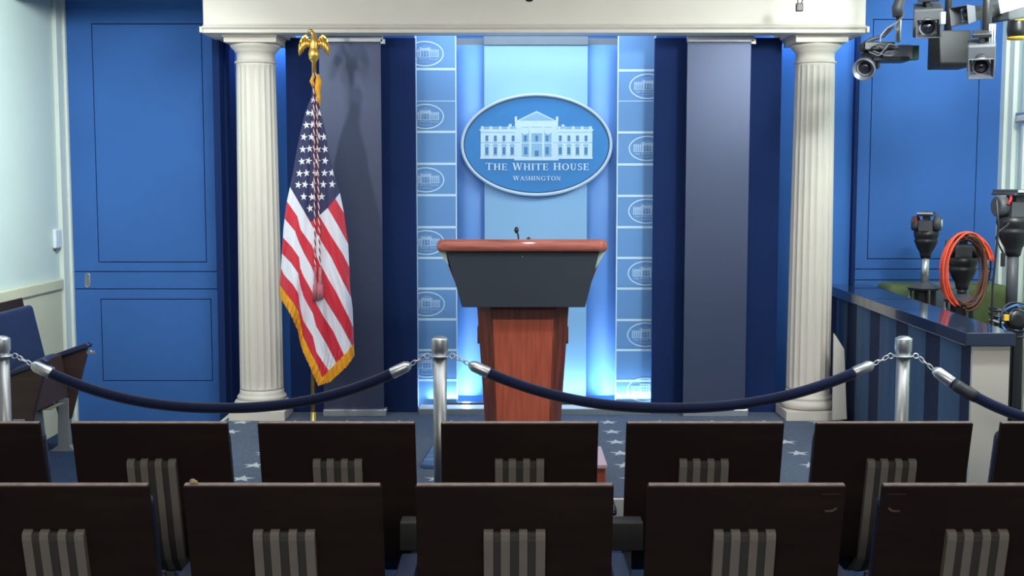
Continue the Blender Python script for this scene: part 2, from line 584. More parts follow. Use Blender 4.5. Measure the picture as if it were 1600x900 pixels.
# blue panel doors: separate boards with fine grooves
def blue_door(name, x0, x1, zr1, zr2, up, low, top=CEIL):
    """zr1/zr2: the two groove heights; up, low = (x0,x1,z0,z1) of the inner panels"""
    g = 0.006
    ya, yb = BACK - 0.02, BACK + 0.05
    m = MB()

    def ring(ax0, ax1, az0, az1, inner):
        bx0, bx1, bz0, bz1 = inner
        m.box(ax0, bx0 - g / 2, ya, yb, az0, az1)
        m.box(bx1 + g / 2, ax1, ya, yb, az0, az1)
        m.box(bx0 - g / 2, bx1 + g / 2, ya, yb, az0, bz0 - g / 2)
        m.box(bx0 - g / 2, bx1 + g / 2, ya, yb, bz1 + g / 2, az1)
        m.box(bx0 + g / 2, bx1 - g / 2, ya + 0.001, yb, bz0 + g / 2, bz1 - g / 2)
    ring(x0, x1, zr1 + g / 2, top, up)
    m.box(x0, x1, ya, yb, zr2 + g / 2, zr1 - g / 2)
    ring(x0, x1, 0.0, zr2 - g / 2, low)
    m.box(x0, x1, yb - 0.005, yb + 0.009, 0, top, 1)
    return struct(m.build(name, [M_door, M_groove]))


Z = lambda py: P(800, py, BACK).z
X = lambda px, py: P(px, py, BACK).x
dl = blue_door('door_1', XL + 0.045, -1.965, Z(424), Z(451), (X(148, 150), X(318, 150), Z(409), Z(38)), (X(161, 530), X(332, 530), Z(594), Z(467)))
dr = blue_door('door_2', X(1335, 250), XR - 0.05, Z(420), Z(437), (X(1358, 250), X(1524, 250), Z(404), Z(31)), (X(1362, 500), X(1510, 500), Z(590), Z(470)))


def pull(parent, px, py):
    c = P(px, py, BACK - 0.02)
    n = 28
    m = MB()
    pts = []
    for k in range(n):
        t = 2 * pi * k / n
        x_ = 0.016 * cos(t)
        z_ = 0.032 * (1 if sin(t) > 0 else -1) + 0.016 * sin(t)
        pts.append((c.x + x_, c.y - 0.001, c.z + z_))
    m.tube(pts, 0.0045, 6, closed=True)
    m.prism([(p[0], p[2]) for p in pts], c.y - 0.002, c.y + 0.0, 'y', 1)
    m.build('door_pull', [M_chromeb, M_cdark if px > 800 else M_railg], parent)


pull(dl, 137, 438)
pull(dr, 1542, 434)

# stage platform with starred carpet
SX0, SX1, SY0, ST = -1.88, 2.13, 5.62, 0.15
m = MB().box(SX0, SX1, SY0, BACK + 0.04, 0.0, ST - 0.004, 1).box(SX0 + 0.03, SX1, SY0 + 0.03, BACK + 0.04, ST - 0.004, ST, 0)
for i in range(13):
    for j in range(9):
        cx, cy = -1.73 + 0.335 * i, 5.72 + 0.29 * j
        if cx > SX1 - 0.08 or cy > 7.65:
            continue
        pts = []
        for k in range(10):
            a = pi / 2 + k * pi / 5
            r = 0.068 if k % 2 == 0 else 0.027
            pts.append((cx + r * cos(a), cy + r * sin(a)))
        m.add([(cx, cy, ST + 0.0012)] + [(p[0], p[1], ST + 0.0012) for p in pts], [(0, 1 + k, 1 + (k + 1) % 10) for k in range(10)], 2)
stage = struct(m.build('floor.001', [M_carpet, M_cream, M_star]))
stage.name = 'floor_stage'
# curb and dark trough below the backdrop
cxa, cxb = P(655, 640, 7.72).x, P(1018, 640, 7.72).x
m = MB().box(cxa, cxb, 7.72, 7.88, ST, ST + 0.033, 0).box(cxa, cxb, 7.735, 7.875, ST + 0.033, ST + 0.036, 1)
struct(m.build('trim_5', [M_railg, M_white]))
m = MB().box(-0.5, 0.88, 7.89, 7.945, ST, ST + 0.045, 0)
struct(m.build('trim_6', [M_black2]))

# alcove back wall (bright blue)
m = MB().box(-1.90, 2.325, BACK + 0.0, BACK + 0.05, 0.0, CEIL)
struct(m.build('wall_alcove', M_sideblue))
# alcove side returns
m = MB().box(-1.945, -1.90, 7.78, BACK + 0.05, 0.0, CEIL).box(-1.90, -1.885, 7.9, BACK, 0, 2.6)
struct(m.build('wall_alcove_left', M_navy))
m = MB().box(2.325, 2.352, 8.10, BACK + 0.05, 0.984, CEIL)
struct(m.build('wall_alcove_right', M_navy))

m = MB().box(XL, -1.95, 7.34, 7.44, 2.80, CEIL)  # added out of view to shade the top of the left door
struct(m.build('added_shade_block', M_ceil))

# entablature over the columns
EX0, EX1 = P(316, 30, 7.40).x, P(1354, 30, 7.40).x
EZ = P(800, 51, 7.40).z
m = MB()
prof = [(7.48, EZ), (7.405, EZ), (7.405, EZ + 0.022), (7.395, EZ + 0.024), (7.385, EZ + 0.034), (7.385, EZ + 0.040), (7.415, EZ + 0.046), (7.42, EZ + 0.058),
        (7.42, CEIL), (7.56, CEIL), (7.56, EZ)]
m.prism(prof, EX0, EX1, 'x')
for xa, xb in ((EX0, -1.44), (1.74, EX1)):
    m.box(xa, xb, 7.56, 8.0, EZ, CEIL - 0.01)
# end mouldings
for xe, s_ in ((EX0, -1), (EX1, 1)):
    a, b = sorted((xe, xe + s_ * 0.016))
    m.box(a, b, 7.385, 8.0, EZ + 0.0, EZ + 0.036)
struct(m.build('trim_7', M_white, bevel=0.003))


# ------------------------------------------------------------------ columns
def column(x, y, label):
    t = empty('fluted_column', (x, y, ST))
    tag(t, label, 'column', 'white fluted columns framing the stage')
    H = EZ - ST
    pl = MB().box(-0.18, 0.18, -0.18, 0.18, 0, 0.062)
    pl.build('plinth', M_white, t, bevel=0.003)
    base = [(0.150, 0.062), (0.172, 0.066), (0.180, 0.082), (0.180, 0.094), (0.172, 0.110), (0.158, 0.116), (0.154, 0.122), (0.160, 0.130), (0.160, 0.138),
            (0.150, 0.146), (0.143, 0.160), (0.141, 0.185)]
    MB().lathe(base, 48).build('base', M_white, t)
    zt = P(1270, 101, y).z - ST
    NF = 20

    def rf(z0, z1):
        def f(th, z):
            k = max(0.0, min(1.0, (z - z0) / 0.03)) * max(0.0, min(1.0, (z1 - z) / 0.03))
            q = abs(((th * NF / (2 * pi)) % 1) - 0.5) * 2      # 1 at the fillet, 0 mid flute
            g = max(0.0, 1 - (q / 0.86) ** 2) ** 0.5 if q < 0.86 else 0
            return 1 - 0.062 * k * g
        return f
    prof = []
    for i in range(31):
        f = i / 30
        z = 0.185 + (zt - 0.185) * f
        r = 0.141 + (0.1235 - 0.141) * (f ** 1.4)
        prof.append((r, z))
    for e in (0.01, 0.022, 0.035):
        prof += [(0.141, 0.185 + e), (0.1235, zt - e)]
    prof.sort(key=lambda p: p[1])
    MB().lathe(prof, NF * 8, rf=rf(0.19, zt - 0.003), smooth=True).build('shaft', M_white, t)
    k_ = (H - 0.044 - zt) / 0.156
    cap = [(0.1235, 0), (0.124, 0.004), (0.134, 0.008), (0.134, 0.018), (0.125, 0.022), (0.121, 0.03), (0.121, 0.092),
           (0.131, 0.096), (0.131, 0.104), (0.148, 0.124), (0.158, 0.140), (0.160, 0.150), (0.150, 0.156)]
    MB().lathe([(a, zt + b * k_) for a, b in cap], 48).build('capital', M_white, t)
    z0 = H - 0.044
    MB().box(-0.165, 0.165, -0.165, 0.165, z0, H - 0.012).box(-0.172, 0.172, -0.172, 0.172, H - 0.012, H).build('abacus', M_white, t, bevel=0.003)


column(-1.640, 7.68, 'white fluted column left of the stage, beside the flag')
column(1.941, 7.68, 'white fluted column right of the stage, beside the dark granite counter')


# ------------------------------------------------------------------ backdrop
def bx(px, Y):
    return P(px, 330, Y).x


# navy wings
def wing(pa, pb, label):
    Y = 7.80
    x0, x1 = bx(pa, Y), bx(pb, Y)
    zt = P(800, 59, Y).z
    o = MB().box(x0, x1, Y, Y + 0.05, ST, zt).build('navy_screen', M_navy, bevel=0.003)
    tag(o, label, 'screen', 'navy screens flanking the backdrop')


wing(450, 650, 'tall navy fabric screen behind the flag')
wing(1021, 1217, 'tall navy fabric screen just left of the right column')


def banner(pa, pb, label):
    Y = 7.68
    x0, x1 = bx(pa, Y), bx(pb, Y)
    t = empty('slate_banner', ((x0 + x1) / 2, Y, ST))
    tag(t, label, 'banner', 'slate grey upright banners with metal rails')
    w = (x1 - x0) / 2
    za, zb = 0.045, P(800, 66, Y).z - ST
    zc = P(800, 56, Y).z - ST
    MB().box(-w, w, 0.0, 0.012, za, zb).build('banner_sheet', M_grayp, t)
    MB().box(-w - 0.002, w + 0.016, -0.012, 0.03, zb, zc).box(w, w + 0.03, -0.012, 0.02, zb - 0.012, zb + 0.02).build('top_rail', M_alu, t, bevel=0.003)
    MB().box(-w - 0.002, w + 0.016, -0.03, 0.05, 0.0, za).box(w, w + 0.02, -0.025, 0.045, za - 0.02, za + 0.004).build('bottom_rail', M_alu, t, bevel=0.004)


banner(502, 597, 'slate grey banner hanging straight behind the flag, metal rail top and bottom')
banner(1071, 1169, 'slate grey banner right of the podium, clear of the flag, metal rails')

# central printed panels and the bowed strips
zc0 = P(800, 619, 8.0).z
zc1 = P(800, 70, 8.0).z


def bowed(x0, x1, y, z0, z1, bow, n=16):
    m_ = MB()
    v, f = [], []
    for k in range(n + 1):
        s_ = k / n
        xx = x0 + (x1 - x0) * s_
        yy = y - bow * (1 - (2 * s_ - 1) ** 2)
        v += [(xx, yy, z0), (xx, yy, z1), (xx, yy + 0.006, z0), (xx, yy + 0.006, z1)]
    for k in range(n):
        a = k * 4
        f += [(a, a + 4, a + 5, a + 1), (a + 2, a + 3, a + 7, a + 6), (a + 1, a + 5, a + 7, a + 3), (a, a + 2, a + 6, a + 4)]
    f += [(0, 1, 3, 2), (n * 4, n * 4 + 2, n * 4 + 3, n * 4 + 1)]
    m_.add(v, f, 0, True)
    return m_


Yc = 8.0
t = empty('backdrop_panel', (0, 0, 0))
tag(t, 'pale blue central backdrop panel behind the podium carrying the big oval plaque', 'backdrop')
MB().box(bx(757, Yc), bx(917, Yc), Yc, Yc + 0.012, zc0, zc1).build('panel_sheet', M_bd_c, t)
MB().box(bx(757, Yc), bx(917, Yc), Yc - 0.01, Yc + 0.03, zc1, P(800, 57, Yc).z).build('top_rail', M_railg, t)
for pa, pb, lb in ((712, 757, 'bowed luminous blue strip left of the central backdrop panel'), (917, 965, 'bowed luminous blue strip right of the central backdrop panel')):
    Y = 8.06
    t = empty('backdrop_strip', (0, 0, 0))
    tag(t, lb, 'backdrop', 'bowed blue strips beside the central panel')
    x0, x1 = bx(pa, Y) - 0.02, bx(pb, Y) + 0.02
    bowed(x0, x1, Y, zc0 + 0.0, P(800, 71, Y).z, 0.035).build('strip_sheet', M_bd_s, t)
    MB().box(x0, x1, Y - 0.01, Y + 0.02, P(800, 71, Y).z, P(800, 60, Y).z).build('top_rail', M_railg, t)

EMB = emblem_polys()


def tiled(pa, pb, px_emb, ys, line_ys, label):
    Y = 7.93
    x0, x1 = bx(pa, Y), bx(pb, Y)
    zb_, zt_ = P(800, 637, Y).z, P(800, 53, Y).z
    t = empty('tiled_banner', (0, 0, 0))
    tag(t, label, 'banner', 'light blue banners printed with tiles and small oval emblems')
    MB().box(x0, x1, Y, Y + 0.01, zb_, zt_).build('banner_sheet', M_bd_t, t)
    m_ = MB()
    for ly, w in line_ys:
        z = P(800, ly, Y).z
        m_.box(x0, x1, Y - 0.0012, Y, z - w * 0.0038, z + w * 0.0038)
    xe = x1 if pa < 800 else x0
    m_.box(xe - 0.004, xe + 0.004, Y - 0.0014, Y, zb_, zt_)
    xo = x0 if pa < 800 else x1
    m_.box(xo - 0.006, xo + 0.006, Y - 0.0014, Y, zb_, zt_)
    m_.box(x0, x1, Y - 0.0014, Y, zb_, zb_ + 0.008)
    m_.build('tile_lines', M_bd_line, t)
    for ey in ys:
        c = P(px_emb, ey, Y)
        s_ = 0.0044 * 28.2 / 566
        e = MB()
        white, mid, white2, dark, txt = EMB
        cx = bx(px_emb, Y)
        draw(e, arc(0, 0, 566, 381, 0, 360, 34, 34, 48), cx, c.z, s_, Y, 0.0012, 0, x0, x1)
        draw(e, white, cx, c.z, s_, Y, 0.0012, 1, x0, x1)
        draw(e, mid, cx, c.z, s_, Y, 0.0022, 2, x0, x1)
        draw(e, white2, cx, c.z, s_, Y, 0.0032, 1, x0, x1)
        draw(e, dark, cx, c.z, s_, Y, 0.0042, 2, x0, x1)
        draw(e, txt, cx, c.z, s_, Y, 0.0014, 1, x0, x1)
        e.build('oval_emblem', [M_bd_line, M_emb, M_bd_t], t, fix=False)


LL = [(108, 2), (158, 0.6), (206, 2), (256, 2), (305, 2), (355, 2), (403, 2), (451, 2), (499, 2), (547, 2), (594, 2)]
LR = [(110, 2), (158, 0.6), (207, 2), (257, 2), (306, 2), (355, 2), (403, 2), (451, 2), (500, 2), (547, 2), (595, 2)]
tiled(651, 713, 665.5, (84, 182, 281, 379, 475, 571), LL, 'tiled pale blue banner with small ovals, left of the podium')
tiled(964, 1021, 1010.5, (135, 232, 330, 427, 523, 609), LR, 'tiled pale blue banner with small ovals, right of the podium')

# oval plaque
Ys = 7.93
cc = P(838.3, 226.5, Ys)
sc_ = (P(957, 227, Ys).x - P(719.5, 227, Ys).x) / 2 / 566
t = empty('oval_plaque', (cc.x, Ys, cc.z))
tag(t, 'large oval blue plaque with raised white building and lettering above the podium', 'plaque')


def ell(rx, ry, n=96):
    return [(rx * cos(2 * pi * k / n), ry * sin(2 * pi * k / n)) for k in range(n)]


MB().prism([(a * sc_, b * sc_) for a, b in ell(548, 362)], -0.012, 0.065, 'y').build('plaque_face', M_seal, t)
rim = MB()
n = 96
v, f = [], []
for k in range(n):
    a = 2 * pi * k / n
    for (rr, dy) in ((566, 0.06), (566, -0.012), (562, -0.022), (553, -0.026), (545, -0.022), (541, -0.008)):
        v.append(((rr) * sc_ * cos(a), dy, (rr - 185) * sc_ * sin(a)))
for k in range(n):
    k2 = (k + 1) % n
    for j in range(5):
        f.append((k * 6 + j, k2 * 6 + j, k2 * 6 + j + 1, k * 6 + j + 1))
rim.add(v, f, 0, True)
rim.build('plaque_rim', M_sealrim, t)
m = MB()
draw(m, arc(0, 0, 542, 357, 0, 360, 8, 8, 96), 0, 0, sc_, -0.012, 0.001, 0)
m.build('inner_line', M_sealline, t)
white, mid, white2, dark, txt = EMB
m = MB()
draw(m, white, 0, 0, sc_, -0.012, 0.006, 0)
draw(m, mid, 0, 0, sc_, -0.012, 0.0068, 1)
draw(m, white2, 0, 0, sc_, -0.012, 0.0085, 0)
draw(m, dark, 0, 0, sc_, -0.012, 0.0092, 2)
m.build('building_relief', [M_sealw, M_sealm, M_seald], t, fix=False)
m = MB()
draw(m, txt, 0, 0, sc_, -0.012, 0.007, 0)
m.build('lettering', M_sealw, t, fix=False)

# ------------------------------------------------------------------ podium
PY = 6.60


def pp(px, py, Y=PY):
    return P(px, py, Y)


t = empty('podium', (pp(817, 660, 6.8).x, 6.85, ST))
tag(t, 'wooden lectern with rounded cherry top and blank charcoal front board, centre stage', 'podium')
px0 = t.location.x
off = Vector((px0, 6.85, ST))
# tapered body with chamfered sides
zT = pp(817, 478, 6.72).z - ST
sT = (pp(890, 482, 6.72).x - pp(744, 482, 6.72).x) / 2
sB = (pp(877, 660, 6.72).x - pp(759, 660, 6.72).x) / 2 * 0.985
fT, fB = sT * 0.70, sB * 0.74
v = []
for z, s_, f_ in ((0.012, sB, fB), (zT, sT, fT)):
    v += [(-f_, -0.13, z), (f_, -0.13, z), (s_, -0.02, z), (s_, 0.22, z), (-s_, 0.22, z), (-s_, -0.02, z)]
m = MB().add(v, [(0, 1, 7, 6), (5, 4, 3, 2, 1, 0), (6, 7, 8, 9, 10, 11)], 0).add(v, [(1, 2, 8, 7), (2, 3, 9, 8), (3, 4, 10, 9), (4, 5, 11, 10), (5, 0, 6, 11)], 1)
m.build('body', [M_woodd, M_woodd], t, bevel=0.004)
zP = pp(817, 500, 6.71).z - ST
k = zP / zT
fp = fB + (fT - fB) * k
v = [(-fB + 0.012, -0.136, 0.02), (fB - 0.012, -0.136, 0.02), (fp - 0.012, -0.136, zP), (-fp + 0.012, -0.136, zP)]
v += [(a, -0.128, c) for a, b, c in v]
MB().add(v, [(0, 1, 2, 3), (7, 6, 5, 4), (0, 4, 5, 1), (1, 5, 6, 2), (2, 6, 7, 3), (3, 7, 4, 0)]).build('front_panel', M_wood, t, bevel=0.002)
# slim side blocks
for sg in (-1, 1):
    zz = pp(817, 527, 6.75).z - ST
    MB().box(sg * (sT * 0.96) - 0.009, sg * (sT * 0.96) + 0.009, -0.01, 0.12, zz - 0.05, zz + 0.05).build('side_block', M_woodd, t, bevel=0.003)
# upper box (flared) behind the board
bt0, bt1 = pp(688, 395).x - px0, pp(946, 395).x - px0
bb0, bb1 = pp(724, 478).x - px0, pp(912, 478).x - px0
zt_, zb_ = pp(817, 392).z - ST, pp(817, 479).z - ST
v = [(bb0, -0.17, zb_), (bb1, -0.17, zb_), (bb1, 0.20, zb_), (bb0, 0.20, zb_), (bt0 + 0.01, -0.235, zt_), (bt1 - 0.01, -0.235, zt_), (bt1 - 0.01, 0.24, zt_ - 0.06), (bt0 + 0.01, 0.24, zt_ - 0.06)]
MB().add(v, [(0, 3, 2, 1), (4, 5, 6, 7), (0, 1, 5, 4), (1, 2, 6, 5), (2, 3, 7, 6), (3, 0, 4, 7)]).build('upper_box', M_woodd, t, bevel=0.003)
# pale side wings
for sg, pa, pb, pc in ((-1, (685, 394), (697, 394), (701, 414)), (1, (946, 394), (934, 394), (930, 420))):
    q = [pp(*a, 6.62) for a in (pa, pb, pc)]
    MB().prism([(a.x - px0, a.z - ST) for a in q], 6.615 - 6.85, 6.63 - 6.85, 'y').build('side_wing', M_clear, t)
q = [pp(*a, 6.58) for a in ((697, 391), (937, 391), (914, 480), (722, 480))]
MB().prism([(a.x - px0, a.z - ST) for a in q], 6.575 - 6.85, 6.60 - 6.85, 'y').build('front_board', M_board, t, bevel=0.002)
bpt = pp(816, 401, 6.575)
MB().ball((bpt.x - px0, -0.277, bpt.z - ST), 0.004, 8, 5).build('board_pin', M_grey, t)
# top slab: rounded, falling away from the viewer
a, b = pp(682, 382, 6.56).x - px0, pp(950, 382, 6.56).x - px0
zs = pp(817, 383, 6.56).z - ST
m = MB()
hw = (b - a) / 2
cxm = (a + b) / 2
prof = []
for (ix, iy) in ((1, -1), (1, 1), (-1, 1), (-1, -1)):
    pass
out = []
rr = 0.06
for cxs, cys, a0 in ((hw - rr, 0.27 - rr, 0), (-hw + rr, 0.27 - rr, 90), (-hw + rr, -0.32 + rr, 180), (hw - rr, -0.32 + rr, 270)):
    for i in range(7):
        q_ = radians(a0 + 15 * i)
        out.append((cxm + cxs + rr * cos(q_), cys + rr * sin(q_)))
rot = Matrix.Translation((0, -0.3, zs)) @ Matrix.Rotation(radians(-8), 4, 'X') @ Matrix.Translation((0, 0.3, 0))
m.prism(out, -0.034, 0.034, 'z', mtx=rot)
m.build('top', M_woodtop, t, bevel=0.028, seg=5)
# small feet
for sg in (-1, 1):
    MB().box(sg * (sB + 0.03) - 0.022, sg * (sB + 0.03) + 0.022, -0.06, 0.16, 0.0, 0.035).build('foot', M_grey, t, bevel=0.004)


def podium_mic(px, py_top, label, tall):
    Y = 6.74
    top = P(px, py_top, Y)
    q = empty('microphone', (top.x, Y, ST))
    tag(q, label, 'microphone', 'gooseneck microphones on the podium')
    base_z = zs + ST + 0.012
    MB().tube([(0.012, 0.05, base_z - ST), (0.010, 0.03, top.z - ST - 0.05), (0.002, 0.0, top.z - ST - 0.02)], 0.0045, 8).build('gooseneck', M_black, q)
    MB().ball((0, -0.004, top.z - ST - 0.016), 0.013, 14, 8, sc=(1, 1, 1.5)).build('windscreen', M_black, q)


podium_mic(807, 355, 'tall black microphone rising above the podium top', True)
podium_mic(826, 371, 'low black microphone barely showing over the podium top, right of the tall one', False)

# glossy plate and low wooden step in front of the podium
zpl = 0.175
a0, a1 = P(657, 728, 6.24), P(672, 698, 6.66)
o = MB().prism([(a0.x + 0.02, 6.22), (a0.x + 0.5, 6.22), (a0.x + 0.5, 6.68), (a1.x + 0.01, 6.68), (a0.x, 6.25)], ST, zpl, 'z').build(
    'floor_plate', mat('plate_gloss', (70, 96, 140), 0.12, noise=0.02, coat=0.8), bevel=0.006)
tag(o, 'low glossy plate on the blue stage carpet, left in front of the podium', 'plate')
t = empty('wooden_step', (0.30, 5.9, ST))
tag(t, 'low reddish wooden step box on the stage carpet in front of the podium', 'step')
MB().box(-0.2, 0.158, -0.20, 0.20, 0, 0.13).build('step_body', M_wood, t, bevel=0.003)
MB().box(-0.205, 0.166, -0.21, 0.205, 0.13, 0.15).build('step_top', mat('pink_laminate', (210, 176, 180), 0.4), t, bevel=0.003)

# ------------------------------------------------------------------ flag
FY = 7.20


def interp(x, pts):
    if x <= pts[0][0]:
        return pts[0][1]
    for (a, b), (c, d) in zip(pts, pts[1:]):
        if x <= c:
            return b + (d - b) * (x - a) / (c - a)
    return pts[-1][1]


LEFT = [(118, 488), (150, 487), (175, 477), (201, 470.5), (234, 464), (274, 457), (292, 453), (317, 447.7), (355, 443), (419, 439), (446, 437)]
HEM = [(446, 437), (458, 445), (473, 457), (488, 466), (508, 470), (526, 473), (548, 483), (566, 493), (592, 504)]
RIGHT = [(118, 494), (154, 496), (175, 501), (209, 509.7), (241, 514), (281, 524.5), (301, 531), (330, 537), (381, 544), (421, 546), (450, 547), (482, 551), (510, 552), (538, 553)]
FLY = [(538, 553), (556, 538), (568, 526), (580, 514), (592, 504)]
K = [
    [(446, 437), (458, 445), (473, 457), (488, 466), (508, 470), (526, 473), (548, 483), (566, 493), (592, 504)],
    [(419, 439), (430, 444), (446, 459), (459, 467), (480, 468.6), (500, 473), (526, 489), (550, 494), (580, 514)],
    [(395.6, 440), (411, 455), (427, 466.6), (446, 469), (464, 474), (490, 489), (510, 494), (539, 511), (568, 526)],
    [(372, 443), (387, 457), (402, 467.5), (419, 469), (430, 473), (454, 487), (474, 494), (494, 505), (518, 521), (556, 538)],
    [(341, 444), (361, 461), (379.6, 467.5), (398, 476), (417, 487), (440, 496), (464, 505), (508, 533), (540, 550)],
    [(315, 448.6), (338, 464.7), (359, 469.4), (383, 487), (406, 497), (438, 514), (456, 525), (496, 545), (510, 551)],
    [(292, 453), (323, 471), (345.6, 483.6), (372, 498.7), (402, 517.6), (438, 534.6), (450, 541), (466, 549)],
    [(315, 486), (337, 498.7), (366, 515.7), (398.5, 536.5), (420, 547)],
    [(300, 497), (325, 512), (357, 531), (381.5, 544)],
    [(285, 508), (310.6, 524), (332, 537)],
    [(262, 514), (301, 537)],
]


def kx(k, y):
    c = K[k]
    if y < c[0][0]:
        return c[0][1] - (c[0][0] - y) * 0.62
    if y > c[-1][0]:
        return c[-1][1] + (y - c[-1][0]) * 0.62
    return interp(y, c)


def wval(x, y):
    xs = [kx(k, y) for k in range(len(K))]
    if x <= xs[0]:
        return -(xs[0] - x) / 20
    for k in range(len(xs) - 1):
        if x <= xs[k + 1]:
            return k + (x - xs[k]) / max(0.5, xs[k + 1] - xs[k])
    return len(xs) - 1 + (x - xs[-1]) / 30


CANT = [(453, 292), (471, 323), (485.5, 347.5), (498.7, 337), (512, 325), (524, 310.6), (532, 300)]


def canton(x, y):
    """> 0 inside the blue field (above the border)"""
    if x < CANT[0][0]:
        yb = CANT[0][1] - (CANT[0][0] - x) * 1.8
    elif x > CANT[-1][0]:
        yb = CANT[-1][1] - (x - CANT[-1][0]) * 1.2
    else:
        yb = interp(x, CANT)
    return yb - y


def LR_(y):
    l = interp(y, LEFT) if y < 446 else interp(y, HEM)
    r = interp(y, RIGHT) if y < 538 else interp(y, FLY)
    return l, max(r, l + 0.3)


def fold(x, y):
    """distance towards the viewer, metres"""
    l, r = interp(y, LEFT), interp(y, RIGHT)
    s = (x - l) / max(1, r - l)
    s = max(0, min(1, s))
    grow = min(1, (y - 110) / 330)
    d = 0.075 * grow * sqrt(max(0.0, 1 - (2 * s - 1) ** 2 * 0.999)) + 0.012
    # soft ridges running down from the pole top, crease near x=468 below y=380
    ang = (x - 492) / max(12, y - 70)
    d += 0.015 * grow * sin(ang * 62 + 0.6) + 0.004 * grow * sin(ang * 131 + y * 0.01)
    if y > 300:
        g = min(1, (y - 300) / 90)
        d -= 0.028 * g * math.exp(-((x - 468 - (y - 400) * 0.04) / 6.0) ** 2)
        d -= 0.020 * g * math.exp(-((x - 494 - (y - 440) * 0.05) / 5.0) ** 2)
        d += 0.0036 * g * sin(x * 0.62 - y * 0.16 + 1.3 * sin(y * 0.05)) * (1 if x > 497 else 0.35)
        d += 0.0022 * g * sin(x * 1.05 + y * 0.21)
    return d


def FP(x, y, extra=0.0):
    return P(x, y, FY - 0.0 - fold(x, y) - extra)


ft = empty('american_flag', P(490, 655, FY).xyz)
ft.location.z = ST
tag(ft, 'stars and stripes flag with gold fringe draped from a gold eagle-topped pole', 'flag')
FO = Vector(ft.location)

NX, NY = 56, 210
verts, wv, cv = [], [], []
for j in range(NY + 1):
    y = 118 + (591.5 - 118) * j / NY
    l, r = LR_(y)
    for i in range(NX + 1):
        s = 0.5 - 0.5 * cos(pi * i / NX)
        x = l + (r - l) * s
        verts.append(FP(x, y) - FO)
        wv.append(wval(x, y))
        cv.append(canton(x, y))
faces = []
for j in range(NY):
    for i in range(NX):
        a = j * (NX + 1) + i
        faces.append((a, a + NX + 1, a + NX + 2, a + 1))
nb = len(verts)
# back sheet
for j in range(NY + 1):
    y = 118 + (591.5 - 118) * j / NY
    l, r = LR_(y)
    for i in range(NX + 1):
        s = 0.5 - 0.5 * cos(pi * i / NX)
        x = l + (r - l) * s
        q = P(x, y, FY + 0.045 * sin(pi * s) * min(1, (y - 100) / 300) - 0.006)
        verts.append(q - FO)
        wv.append(wval(x, y))
        cv.append(canton(x, y))
for j in range(NY):
    for i in range(NX):
        a = nb + j * (NX + 1) + i
        faces.append((a, a + 1, a + NX + 2, a + NX + 1))
for j in range(NY):
    for i in (0, NX):
        a = j * (NX + 1) + i
        b = a + nb
        faces.append((a, b, b + NX + 1, a + NX + 1) if i == 0 else (a, a + NX + 1, b + NX + 1, b))
for i in range(NX):
    faces.append((i, i + 1, nb + i + 1, nb + i))
n0 = len(faces)
STARS = [(195, 125), (230, 125), (278, 125), (183, 215), (228, 212), (278, 212), (165, 303), (220, 303), (275, 300), (314, 303), (157, 395), (207, 390), (270, 395), (322, 393),
         (150, 485), (200, 480), (265, 480), (322, 480), (132, 573), (185, 570), (250, 572), (317, 570), (372, 568), (123, 658), (174, 655), (235, 658), (308, 655),
         (375, 653), (164, 745), (224, 748), (297, 745), (210, 832), (235, 32)]
for si, (sx, sy) in enumerate(STARS):
    cx, cy = 440 + sx / 4.737, 150 + sy / 4.737
    l, r = LR_(cy)
    base = len(verts)
    verts.append(FP(cx, cy, 0.004) - FO)
    wv.append(50.0)
    cv.append(0.0)
    tilt = random.uniform(-0.25, 0.25)
    R0 = 6.6 if 0 < si < 32 else 5.6
    for k in range(10):
        a = -pi / 2 + k * pi / 5 + tilt
        rr = R0 if k % 2 == 0 else R0 * 0.40
        xx = cx + rr * cos(a) * 0.88
        yy = cy + rr * sin(a)
        l, r = LR_(yy)
        xx = max(l + 0.4, min(r - 0.4, xx))
        verts.append(FP(xx, yy, 0.004) - FO)
        wv.append(50.0)
        cv.append(0.0)
    for k in range(10):
        faces.append((base, base + 1 + k, base + 1 + (k + 1) % 10))
me = bpy.data.meshes.new('flag_cloth')
me.from_pydata([tuple(p) for p in verts], [], faces)
at_w = me.attributes.new('stripe', 'FLOAT', 'POINT')
at_c = me.attributes.new('field', 'FLOAT', 'POINT')
at_w.data.foreach_set('value', wv)
at_c.data.foreach_set('value', cv)
fm = bpy.data.materials.new('flag_fabric')
fm.use_nodes = True
nt = fm.node_tree
bs = nt.nodes['Principled BSDF']


def mth(op, a, b=None):
    nd = nt.nodes.new('ShaderNodeMath')
    nd.operation = op
    for i, q in enumerate((a, b)):
        if q is None:
            continue
        if isinstance(q, (int, float)):
            nd.inputs[i].default_value = q
        else:
            nt.links.new(q, nd.inputs[i])
    return nd.outputs[0]


aw = nt.nodes.new('ShaderNodeAttribute')
aw.attribute_name = 'stripe'
ac = nt.nodes.new('ShaderNodeAttribute')
ac.attribute_name = 'field'
fr = mth('FRACT', mth('MULTIPLY', mth('ADD', aw.outputs['Fac'], 40.0), 0.5))
is_w = mth('GREATER_THAN', fr, 0.5)
mx1 = nt.nodes.new('ShaderNodeMix')
mx1.data_type = 'RGBA'
nt.links.new(is_w, mx1.inputs['Factor'])
mx1.inputs['A'].default_value = (*lin((206, 34, 58)), 1)
mx1.inputs['B'].default_value = (*lin((226, 226, 238)), 1)
mx2 = nt.nodes.new('ShaderNodeMix')
mx2.data_type = 'RGBA'
nt.links.new(mth('GREATER_THAN', ac.outputs['Fac'], 0.0), mx2.inputs['Factor'])
nt.links.new(mx1.outputs['Result'], mx2.inputs['A'])
mx2.inputs['B'].default_value = (*lin((36, 36, 86)), 1)
nt.links.new(mx2.outputs['Result'], bs.inputs['Base Color'])
bs.inputs['Roughness'].default_value = 0.55
